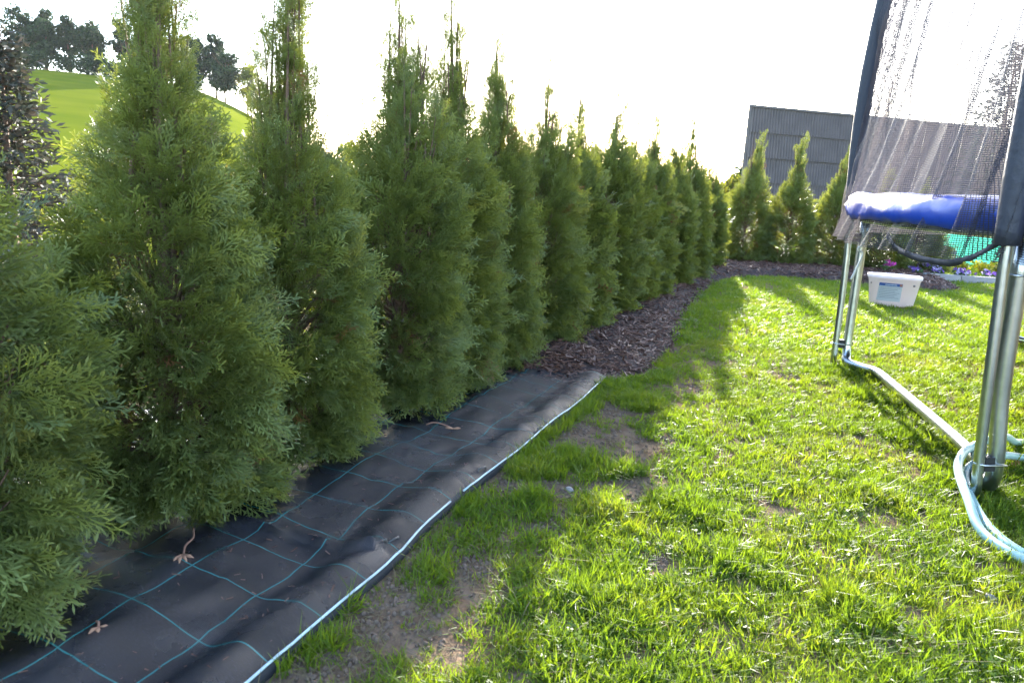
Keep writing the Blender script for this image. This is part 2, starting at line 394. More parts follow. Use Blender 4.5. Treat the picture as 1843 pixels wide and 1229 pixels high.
# ---------------------------------------------------------------- mulch
MULCH = [(-.35, 3.95), (-.02, 4.02), (.25, 4.0), (.56, 3.98), (.80, 4.32), (1.04, 5.0), (1.26, 5.8), (1.52, 6.8), (1.87, 7.88), (2.2, 8.75), (2.5, 9.4), (3.0, 9.95), (3.54, 10.15), (4.15, 9.9), (4.71, 9.87), (5.25, 9.55), (5.65, 9.9), (6.05, 11.0), (6.6, 12.6), (4.5, 12.9), (2.7, 12.7), (1.8, 10.9), (.9, 8.3), (.2, 6.3), (-.3, 5.0)]
MA = np.array(MULCH)
def inpoly(x, y, P=MA):
    n = len(P); c = False; j = n - 1
    for i in range(n):
        if (P[i][1] > y) != (P[j][1] > y) and x < (P[j][0] - P[i][0]) * (y - P[i][1]) / (P[j][1] - P[i][1]) + P[i][0]: c = not c
        j = i
    return c
def edist(x, y, P=MA):
    A = P; B = np.roll(P, -1, 0); d = B - A; q = np.array([x, y]) - A
    t = np.clip((q * d).sum(1) / (d * d).sum(1), 0, 1); return float(np.sqrt((((q - d * t[:, None]) ** 2).sum(1)).min()))
def mulch_h(x, y):
    if not inpoly(x, y): return -.03
    d = edist(x, y); return .004 + .07 * sstep(0, .22, d) + .022 * fbm(x * 4, y * 4, 1) * sstep(0, .15, d)
MAT['mulchbase'] = plain('mulch_base', (.055, .032, .026), .95, var=.5, scale=25, bump=1., bscale=60)
def matx0(y): return float(np.interp(y, [p.y for p in MATC], [p.x for p in MATC]))
def build_mulch():
    st = .07; idx = {}; V = []; Fc = []
    xs = np.arange(-.5, 6.8, st); ys = np.arange(3.8, 13.1, st)
    def vid(i, j):
        if (i, j) not in idx:
            idx[(i, j)] = len(V); V.append((xs[i], ys[j], mulch_h(xs[i], ys[j])))
        return idx[(i, j)]
    for i in range(len(xs) - 1):
        for j in range(len(ys) - 1):
            if inpoly(xs[i] + st / 2, ys[j] + st / 2): Fc.append((vid(i, j), vid(i + 1, j), vid(i + 1, j + 1), vid(i, j + 1)))
    o = mk('mulch_bed', V, Fc, MAT['mulchbase'], smooth=True)
    tag(o, 'dark bark mulch bed mounded along the thuja rows', None, None, 'structure')
    cm = leafmat('bark_chip', [(.045, .018, .012), (.085, .034, .020), (.125, .055, .034), (.18, .095, .064), (.10, .036, .021)], trans=0., rough=.6, spec=.4)
    ms = []
    for k in range(8):
        r = random.Random(k); l, wd, h = r.uniform(.025, .07), r.uniform(.005, .013), r.uniform(.0015, .004)
        v = [(-l / 2, -wd * .5, 0), (l / 2, -wd * .35, 0), (l / 2 * 1.1, wd * .3, 0), (-l / 2, wd * .5, 0)]
        v = [(x, y, z + r.uniform(-.002, .002)) for x, y, z in v]; v += [(x * .95, y * .8, h + z) for x, y, z in v]
        ms.append(mesh_data('chip', v, [(3, 2, 1, 0), (4, 5, 6, 7), (0, 1, 5, 4), (1, 2, 6, 5), (2, 3, 7, 6), (3, 0, 4, 7)], cm))
    tr = scatter_tree(variant_collection('chips', ms)); r = random.Random(5); P = []; Q = []; S = []; I = []
    while len(P) < 19000:
        y = 3.95 + 8.6 * r.random() ** 1.9; x = r.uniform(-.35, 6.6)
        if not inpoly(x, y): 
            if edist(x, y) > .05 or r.random() > .12: continue
            z = .006
        else: z = mulch_h(x, y) + r.uniform(-.004, .010)
        P.append((x, y, z)); Q.append((r.gauss(0, .35), r.gauss(0, .3), r.uniform(0, 6.28))); S.append(r.choice((r.uniform(.35, .9), r.uniform(.7, 1.5))) * (1 + .06 * max(0, y - 4))); I.append(r.randrange(8))
    for k in range(60):   # crumbs spilled on the fabric
        x = r.uniform(-.1, .42); y = 3.55 + .45 * r.random() ** .5
        P.append((x, y, mat_z(x, y, .4) + .004)); Q.append((0, 0, r.uniform(0, 6.28))); S.append(r.uniform(.3, .7)); I.append(r.randrange(8))
    LP = []; LQ = []; LS = []; LI = []
    while len(LP) < 420:
        y = r.uniform(1.1, 3.9); x = matx0(y) - abs(r.gauss(0, .38)) - .02
        LP.append((x, y, mat_z(x, y, (matx0(y) - x) * .9) + .003)); LQ.append((r.gauss(0, .2), r.gauss(0, .2), r.uniform(0, 6.28))); LS.append(r.uniform(.10, .34)); LI.append(r.randrange(8))
    tag(scatter('fabric_litter', LP, LQ, LS, LI, tr), 'brown needles and soil bits scattered over the black fabric', 'litter', None, 'stuff')
    tag(scatter('bark_chips', P, Q, S, I, tr), 'shredded reddish brown bark chips heaped along the thuja rows', 'bark mulch', None, 'stuff')
build_mulch()

# ---------------------------------------------------------------- thuja
def kite(V, Fc, T, p, d, l, wd, n, t0, t1, mid=.55):
    s = d.cross(n).normalized() * wd / 2; b = len(V)
    V += [p, p + d * l * mid + s, p + d * l, p + d * l * mid - s]; T += [t0, (t0 + t1) / 2, t1, (t0 + t1) / 2]
    Fc.append((b, b + 1, b + 2, b + 3))
def spray_mesh(seed, lod, mat):
    r = random.Random(seed); V = []; Fc = []; T = []; Ln = r.uniform(.12, .155); n0 = Vector((0, 0, 1))
    bend = r.uniform(-.25, .35); droop = r.uniform(-.15, .45)
    def axis(t): return Vector((bend * Ln * t * t * .5, Ln * t, -droop * Ln * t * t * .4))
    for i in range(3):
        a, b = axis(i / 3), axis((i + 1) / 3); kite(V, Fc, T, a, (b - a).normalized(), (b - a).length * 1.1, .004 if lod == 0 else .007, n0, 0, .1, .4)
    ns = 15 if lod == 0 else 11
    for i in range(ns):
        t = .06 + .90 * i / (ns - 1); p = axis(t); sd = 1 if i % 2 else -1
        ax = (axis(min(1, t + .05)) - axis(t - .05)).normalized(); ang = R(r.uniform(34, 52)) * (1 - .45 * t) * sd
        d = Matrix.Rotation(-ang, 3, 'Z') @ ax; d.z += r.gauss(0, .14); d.normalize()
        l = (.030 + .050 * math.sin(min(1, t * 1.15 + .15) * math.pi) ** .8) * r.uniform(.8, 1.15) * (1 if t < .85 else .8)
        nn = (n0 + Vector((r.gauss(0, .25), r.gauss(0, .25), 0))).normalized()
        if lod == 0:
            kite(V, Fc, T, p, d, l, .0034, nn, .1, .75, .5)
            m = max(2, int(l / .0105))
            for k in range(m):
                u = .28 + .66 * k / m; q = p + d * l * u; s2 = 1 if k % 2 else -1
                d2 = Matrix.Rotation(-R(r.uniform(30, 44)) * s2, 3, 'Z') @ d; d2.z += r.gauss(0, .18) - .05; d2.normalize()
                kite(V, Fc, T, q, d2, .023 * (1.05 - .45 * u) * r.uniform(.75, 1.2), .0040, nn, .25, 1., .6)
        else:
            kite(V, Fc, T, p, d, l * 1.05, .0062, nn, .1, .8, .55)
            for s2 in (-1, 1):
                u = r.uniform(.3, .55); d2 = Matrix.Rotation(-R(36) * s2, 3, 'Z') @ d; d2.z += r.gauss(0, .15); d2.normalize()
                kite(V, Fc, T, p + d * l * u, d2, l * .5, .0060, nn, .3, 1., .6)
    me = mesh_data('spray', V, Fc, mat)
    me.attributes.new('tip', 'FLOAT', 'POINT').data.foreach_set('value', np.clip(np.array(T, 'f') ** 2 * .55, 0, 1))
    return me
SPRAY_NEAR = scatter_tree(variant_collection('spray_near', [spray_mesh(i, 0, MAT['thuja']) for i in range(6)] + [spray_mesh(50, 0, MAT['thuja_dry'])]))
SPRAY_FAR = scatter_tree(variant_collection('spray_far', [spray_mesh(20 + i, 1, MAT['thuja']) for i in range(4)] + [spray_mesh(51, 1, MAT['thuja_dry'])]))
PROF_T = [0, .03, .10, .22, .36, .48, .58, .68, .80, .92, 1.0]
PROF_R = [.52, .76, .96, 1.02, .92, .70, .55, .50, .45, .34, .14]
PROF_W = [.50, .72, .92, 1.0, .94, .82, .72, .66, .58, .42, .16]
PROF_C = [.50, .72, .92, 1.0, .96, .88, .78, .68, .54, .36, .12]
PROF_N = [.56, .80, 1.0, 1.04, .86, .55, .37, .32, .28, .22, .10]
PROF_R2 = [.55, .75, .92, 1.0, .95, .74, .46, .30, .22, .15, .04]     # the bottle shape of the back row
def thuja(seed, x, y, H, Rm, label, group, near=True, prof=PROF_R, nb=230, spb=13, lean=(0, 0), top_sparse=1., low=.05, ts=None, shrink=(.34, .70)):
    rs = np.random.RandomState(seed); r = random.Random(seed)
    root = empty('thuja_tree', (x, y, 0), r.uniform(0, 6.28)); tag(root, label, 'tree', group)
    P = []; D = []; X = []; S = []; I = []; limbs = MB()
    def lump(az, z): return 1 + .30 * fbm(math.cos(az) * 1.6 + seed * 3.1, math.sin(az) * 1.6, z * 2.6, 3)
    cr, sr = math.cos(-root.rotation_euler[2]), math.sin(-root.rotation_euler[2])
    lx, ly = lean[0] * cr - lean[1] * sr, lean[0] * sr + lean[1] * cr
    nl = r.randint(6, 8) if top_sparse > .7 else 3; a0 = r.uniform(0, 6.28); leaders = [(a0 + k * 6.28 / nl + r.uniform(-.4, .4), r.uniform(.35, .95) * (1 if top_sparse > .7 else .5), r.uniform(.68, .97)) for k in range(nl)] + [(0, 0, 1.), (a0, .12, .97)]
    TS = ts or (.58 if top_sparse > .7 else .62)
    for bi in range(nb):
        t = low / H + (1 - low / H) * (bi + r.random()) / nb
        t = t ** 1.12
        rad = Rm * float(np.interp(t, PROF_T, prof)); az = bi * 2.39996 + r.uniform(-.5, .5)
        rad *= lump(az, t * H) * r.uniform(.88, 1.06)
        if t > TS:      # near the top the shoots gather on a few leaders
            la, lr, lt = leaders[bi % len(leaders)]
            if t > lt: continue
            if r.random() < (.10 + .62 * (t - TS) / (1 - TS)) * top_sparse: continue
            c0 = Vector((math.cos(la), math.sin(la), 0)) * lr * Rm * float(np.interp(t, PROF_T, prof)); rad = (.085 - .050 * t) * r.uniform(.4, 1.5) * (Rm / .22)
        else: c0 = Vector((0, 0, 0))
        rise = (.10 + .22 * sstep(.05, .5, t)) * H * .55 * r.uniform(.7, 1.2)
        tip = Vector((math.cos(az) * rad, math.sin(az) * rad, t * H)) + c0
        zb = max(.06, t * H - rise); base = Vector((0, 0, zb)) + c0 * .8
        if t < .10: base.z = .10 + .15 * r.random(); 
        mid = (base + tip) / 2 + Vector((math.cos(az), math.sin(az), 0)) * rad * .22 - Vector((0, 0, .02))
        if t < .16: mid.z += .05
        out = Vector((math.cos(az), math.sin(az), 0))
        limbs.tube([base, mid, tip.lerp(mid, .2)], [.006, .004, .0018], 4, False)
        n = max(4, int(spb * (.5 + .6 * rad / Rm) * r.uniform(.8, 1.2)))
        for k in range(n):
            s = .38 + .62 * ((k + r.random()) / n) ** .8
            p = base * (1 - s) ** 2 + mid * 2 * s * (1 - s) + tip * s * s
            tg = ((mid - base) * (1 - s) + (tip - mid) * s).normalized()
            side = out.cross(tg).normalized() if abs(out.dot(tg)) < .98 else Vector((-out.y, out.x, 0))
            d = tg * .8 + out * r.uniform(.1, .8) + side * r.gauss(0, .55) + Vector((0, 0, r.gauss(0, .25)))
            dr = sstep(.62, .05, t)                               # lower sprays hang outwards and down
            d += Vector((0, 0, -1)) * dr * r.uniform(.35, 1.25) + out * dr * .35
            d += Vector((0, 0, 1)) * sstep(.48, .75, t) * 1.3
            p = p + Vector((r.gauss(0, .012), r.gauss(0, .012), r.gauss(0, .014)))
            sc = r.uniform(.75, 1.38) * (1 - .48 * sstep(shrink[0], shrink[1], t))
            if p.z + d.normalized().z * .13 * sc < .03: d.z = abs(d.z) * .15; 
            P.append((p.x + lx * p.z * p.z, p.y + ly * p.z * p.z, max(.035, p.z))); D.append(tuple(d))
            xx = Vector((-out.y, out.x, 0)) * r.gauss(0, .7) + Vector((0, 0, 1)) * r.uniform(-1, 1) + out * r.gauss(0, .35); X.append(tuple(xx))
            S.append(sc * (1 if near else 1.12)); nv = 6 if near else 4
            inner = s < .55
            I.append(nv if (r.random() < (.05 if inner else .006)) else r.randrange(nv))
    # single shoots standing out at the very top
    for la, lr, lt in leaders:
        for k in range(int(22 * (1 if near else .8))):
            t = r.uniform(.66, 1.0) * lt; c = Vector((math.cos(la), math.sin(la), 0)) * lr * Rm * float(np.interp(t, PROF_T, prof))
            a = r.uniform(0, 6.28); d = Vector((math.cos(a) * .45, math.sin(a) * .45, 1)); q = c + Vector((math.cos(a), math.sin(a), 0)) * .012
            P.append((q.x + lx * (t * H) ** 2, q.y + ly * (t * H) ** 2, t * H)); D.append(tuple(d)); X.append((-math.sin(a), math.cos(a), 0)); S.append(r.uniform(.35, .7)); I.append(r.randrange(4))
        zt = lt * H
        limbs.tube([(lx * (zt * f) ** 2 + math.cos(la) * lr * Rm * float(np.interp(lt * f, PROF_T, prof)), ly * (zt * f) ** 2 + math.sin(la) * lr * Rm * float(np.interp(lt * f, PROF_T, prof)), zt * f) for f in (.45, .6, .75, .88, 1.0)], [.008, .007, .005, .003, .001], 5, False)
    rots = euler_of(np.array(D), np.array(X) + 1e-4)
    MB().tube([(0, 0, -.03), (.004, -.006, .12 * H), (lx * (.4 * H) ** 2, ly * (.4 * H) ** 2 + .006, .4 * H), (lx * (.75 * H) ** 2, ly * (.75 * H) ** 2, .75 * H), (lx * (.97 * H) ** 2, ly * (.97 * H) ** 2, .97 * H)], [.026, .021, .015, .008, .002], 9).build('trunk', MAT['bark'], root)
    limbs.build('branches', MAT['bark'], root)
    c = scatter('crown', P, rots, S, I, SPRAY_NEAR if near else SPRAY_FAR, root); c['kind'] = 'stuff'
    return root
ORD = ['leftmost', 'second', 'third', 'fourth', 'fifth', 'sixth', 'seventh', 'eighth', 'ninth', 'tenth', 'eleventh', 'twelfth', 'thirteenth', 'fourteenth']
RP, RD = Vector((-.95, 2.2)), Vector((.38, .925)).normalized()
ROW = [(-.76, 1.85, .235), (-.06, 1.98, .198), (.465, 1.84, .185), (1.20, 1.80, .195), (1.66, 1.76, .17), (2.16, 1.66, .18), (2.83, 1.70, .225), (3.50, 1.55, .18), (4.28, 1.72, .225), (4.95, 1.56, .18), (5.50, 1.62, .205), (6.55, 1.52, .22), (7.53, 1.74, .22), (8.93, 1.50, .21)]
for i, (s, H, Rm) in enumerate(ROW):
    p = RP + RD * s; H *= 1.02 if i < 4 else 1.055; Rm *= 1 if i < 5 else .88
    lab = (ORD[i] + (' thuja' if i == 0 else ' thuja from the left') + ' in the long row, ' +
           ('cut by the picture edge' if i == 0 else 'standing on black weed fabric' if i < 6 else 'standing in bark mulch' if i < 13 else 'by the far corner'))
    thuja(100 + i, p.x, p.y, H, Rm, lab, 'thuja trees of the long hedge row', near=i < 7, prof=PROF_N if i < 2 else PROF_R if i < 3 else PROF_W if i < 5 else PROF_C, ts=None if i < 5 else .70, shrink=(.34, .70) if i < 3 else (.5, .85), nb=290 if i < 5 else 250, spb=10 if i < 5 else 9, lean=(RNG.uniform(-.015, .02), RNG.uniform(-.02, .02)))
BACK = [(3.34, 11.75, 1.95, .25, (.035, 0)), (3.99, 11.72, 1.90, .27, (.015, 0)), (4.72, 11.9, 1.85, .30, (.03, 0)), (5.45, 11.95, 1.55, .33, (0, 0)), (6.12, 12.15, 1.4, .33, (0, 0))]
BL = ['leftmost thuja of the short back row, in front of the grey barn', 'second thuja of the short back row, thin crooked tip against the barn', 'third thuja of the short back row, left of the trampoline leg', 'fourth thuja of the back row, directly behind the white bucket', 'last thuja of the back row, dark, beside the green screened fence']
for i, (x, y, H, Rm, ln) in enumerate(BACK):
    thuja(300 + i, x, y, H, Rm, BL[i], 'thuja trees of the short back row', near=False, prof=PROF_R2, nb=200, spb=11, lean=ln, top_sparse=.5, low=.04, shrink=(.5, .85))

# ---------------------------------------------------------------- lawn grass
def grass_mesh(seed, n, rad, hmin, hmax, wd, mat, flat=0.):
    r = random.Random(seed); V = []; Fc = []; rn = []
    for k in range(n):
        a = r.uniform(0, 6.28); q = rad * math.sqrt(r.random()); bx, by = q * math.cos(a), q * math.sin(a)
        h = r.uniform(hmin, hmax); la = r.uniform(0, 6.28); le = r.choice((r.uniform(.15, .7), r.uniform(.6, 1.7))) + flat; w2 = wd * r.uniform(.7, 1.2) / 2
        dx, dy = math.cos(la), math.sin(la); sx, sy = -dy * w2, dx * w2; b = len(V); v = r.random()
        for t, ww in ((0, .8), (.5, 1.)):
            ox = le * h * t * t; hz = h * t * (1 - .35 * min(1, le) * t)
            V += [(bx + dx * ox + sx * ww, by + dy * ox + sy * ww, hz - .004), (bx + dx * ox - sx * ww, by + dy * ox - sy * ww, hz - .004)]
        V.append((bx + dx * le * h, by + dy * le * h, h * (1 - .35 * min(1, le)) * (1 - .3 * flat)))
        Fc += [(b, b + 1, b + 3, b + 2), (b + 2, b + 3, b + 4)]; rn += [v] * 5
    me = mesh_data('grass', V, Fc, mat)
    me.attributes.new('rnd', 'FLOAT', 'POINT').data.foreach_set('value', np.array(rn, 'f')); return me
gm = [grass_mesh(i, 26, .035, .016, .044, .0032, MAT['grass']) for i in range(5)]            # 0-4 short lawn
gm += [grass_mesh(10 + i, 30, .030, .035, .078, .0036, MAT['grass'], -.08) for i in range(3)]  # 5-7 tufts
gm += [grass_mesh(20 + i, 9, .04, .03, .06, .0026, MAT['straw'], .9) for i in range(2)]        # 8-9 straw
def clover_mesh(seed):
    r = random.Random(seed); V = []; Fc = []; rn = []
    for k in range(16):
        a = r.uniform(0, 6.28); q = .05 * math.sqrt(r.random()); c = Vector((q * math.cos(a), q * math.sin(a), r.uniform(.008, .03))); n = Vector((r.gauss(0, .45), r.gauss(0, .45), 1)).normalized(); t = n.orthogonal().normalized(); t = Matrix.Rotation(r.uniform(0, 6.28), 3, n) @ t; v = r.random()
        for j in range(3):
            d = Matrix.Rotation(j * 2.094, 3, n) @ t; s2 = n.cross(d); l = r.uniform(.006, .010); b = len(V)
            V += [c, c + d * l * .55 + s2 * l * .45, c + d * l + s2 * l * .2, c + d * l - s2 * l * .2, c + d * l * .55 - s2 * l * .45]; Fc.append((b, b + 1, b + 2, b + 3, b + 4)); rn += [v] * 5
    me = mesh_data('clover', V, Fc, MAT['clover']); me.attributes.new('rnd', 'FLOAT', 'POINT').data.foreach_set('value', np.array(rn, 'f')); return me
gm += [grass_mesh(30 + i, 26, .07, .022, .050, .0060, MAT['grass']) for i in range(3)]          # 10-12 far lawn
gm += [clover_mesh(70 + i) for i in range(3)]   # 13-15 low clover
GT = scatter_tree(variant_collection('tufts', gm))
BARE = [(-.30, 1.68, .15), (-.16, 1.58, .15), (-.38, 1.45, .09), (-.05, 1.9, .07), (.30, 3.05, .20), (.42, 2.85, .13), (.05, 2.41, .07), (.17, 2.45, .09), (.47, 2.50, .10), (.50, 3.45, .10), (.95, 4.95, .13), (.94, 3.98, .12), (.70, 4.25, .10), (1.59, 4.36, .08), (1.68, 5.73, .08), (.43, 2.0, .04), (.30, 1.36, .05), (1.05, 1.25, .05), (2.1, 2.2, .10), (.66, 3.1, .05), (.15, 2.15, .04), (.36, 2.98, .2)]
TUFT = [(.31, 2.30, .09), (.58, 2.40, .11), (.66, 2.30, .08), (.27, 1.75, .11), (.10, 2.37, .07), (.42, 2.66, .08), (.63, 2.02, .10), (1.84, 3.3, .20), (1.95, 4.0, .16), (2.02, 4.55, .16), (1.72, 2.75, .10), (1.66, 2.5, .08), (.25, 2.75, .12), (.12, 2.62, .10), (.52, 3.85, .14), (.62, 3.6, .14), (.35, 3.45, .09), (.9, 1.8, .1), (1.2, 1.7, .12), (1.3, 2.6, .1)]
edx = np.array([[p.x, p.y] for p in MATC])
def matx(y): return float(np.interp(y, edx[:, 1], edx[:, 0]))
def build_lawn():
    r = random.Random(11); P = []; Q = []; S = []; I = []
    def put(x, y, z, s, i, tilt=.15): P.append((x, y, z)); Q.append((r.gauss(0, tilt), r.gauss(0, tilt), r.uniform(0, 6.28))); S.append(s); I.append(i)
    def dens(x, y):
        d = .86 + .62 * fbm(x * 2.1, y * 2.1, 4) + .45 * fbm(x * 7, y * 7, 6)
        for bx, by, br in BARE:
            q = math.hypot(x - bx, y - by) / (br * 1.15 * (1 + .5 * fbm(x * 9, y * 9, 2)))
            if q < 1.6: d -= 1.0 * (1 - sstep(.3, 1.6, q))
        e = x - matx(y) if y < 4.05 else 9
        if e < .05: d -= .35
        return d
    def ok(x, y):
        if y < 4.05 and x < matx(y) + .012: return False
        if y >= 4.05 and y < 13.2 and (x < .38 * (y - 4.0) + .2): return False
        if y > 3.9 and inpoly(x, y): return False
        return True
    n = 0
    while n < 25000:
        y = .95 + 4.6 * r.random() ** 1.35; x = r.uniform(-.7, .7 * y + 1.2)
        n += 1
        if not ok(x, y): continue
        d = dens(x, y)
        if r.random() > d: 
            if r.random() < .16: put(x, y, 0, r.uniform(.35, .8), 8 + r.randrange(2) if r.random() < .4 else r.randrange(5), .3); continue
            if r.random() < .05: put(x, y, 0, r.uniform(.5, 1), 8 + r.randrange(2), .1)
            continue
        put(x, y, 0, r.uniform(.6, 1.0) * (.7 + .5 * min(1, d)), r.randrange(5), .3)
        if x > matx(min(y, 4)) + .5 and fbm(x * 1.7, y * 1.7, 12) > -.08 and r.random() < .05: put(x + r.gauss(0, .03), y + r.gauss(0, .03), 0, r.uniform(.7, 1.2), 13 + r.randrange(3))
        if r.random() < .015: put(x, y, .004, r.uniform(.6, 1.1), 8 + r.randrange(2), .2)
    for tx, ty, tr in TUFT:
        for k in range(int(1500 * tr * tr * 3)):
            a = r.uniform(0, 6.28); q = tr * math.sqrt(r.random()); x, y = tx + q * math.cos(a), ty + q * math.sin(a)
            if ok(x, y): put(x, y, .012 * (1 - q / tr), r.uniform(.5, .95), 5 + r.randrange(3), .25)
    for k in range(260):   # ragged grass along the fabric edge
        y = r.uniform(1.1, 4.0); x = matx(y) + r.uniform(.015, .07)
        if fbm(x * 3, y * 3, 7) > -.05: put(x, y, 0, r.uniform(.5, .9), 5 + r.randrange(3), .3)
    cm = plain('soil_crumb', (.17, .115, .08), .95, var=.35, scale=30)
    ms = []
    for k in range(4):
        bm = bmesh.new(); bmesh.ops.create_icosphere(bm, subdivisions=1, radius=.005)
        for v in bm.verts: v.co = v.co * (1 + .8 * fbm(*(v.co * 160), k * 3.)); v.co.z *= .7
        me = bpy.data.meshes.new('crumb'); bm.to_mesh(me); bm.free(); me.materials.append(cm); ms.append(me)
    CP = []; CQ = []; CS = []; CI = []
    while len(CP) < 5200:
        bx, by, br = BARE[r.randrange(len(BARE))]; x, y = bx + r.gauss(0, br * .9), by + r.gauss(0, br * .9)
        if r.random() < .3: y = r.uniform(1.0, 4.0); x = matx(y) + .02 + abs(r.gauss(0, .10))
        if ok(x, y): CP.append((x, y, .001)); CQ.append((r.uniform(0, 6), r.uniform(0, 6), r.uniform(0, 6))); CS.append(r.uniform(.3, 1.) ** 2 * 1.9); CI.append(r.randrange(4))
    tag(scatter('soil_crumbs', CP, CQ, CS, CI, scatter_tree(variant_collection('crumbs', ms))), 'crumbs of brown soil lying on the bare patches', 'soil', None, 'stuff')
    n = 0
    while n < 17000:
        y = 5.2 + 9.5 * r.random() ** 1.1; x = r.uniform(.3, .72 * y + 1.5); n += 1
        if not ok(x, y): continue
        if r.random() > dens(x, y) + .2: continue
        put(x, y, 0, r.uniform(.7, 1.25), 10 + r.randrange(3))
    for k in range(5000):   # grass behind the rows
        y = r.uniform(2, 24); x = r.uniform(-7, 16)
        if (y > 13.0 and x > 2) or (x < .41 * (y - 2.2) - 1.6): put(x, y, terrain(x, y), r.uniform(1.1, 2.4), 10 + r.randrange(3))
    tag(scatter('lawn_grass', P, Q, S, I, GT), 'patchy short green lawn grass with tufts and bare spots', 'grass', None, 'stuff')
build_lawn()

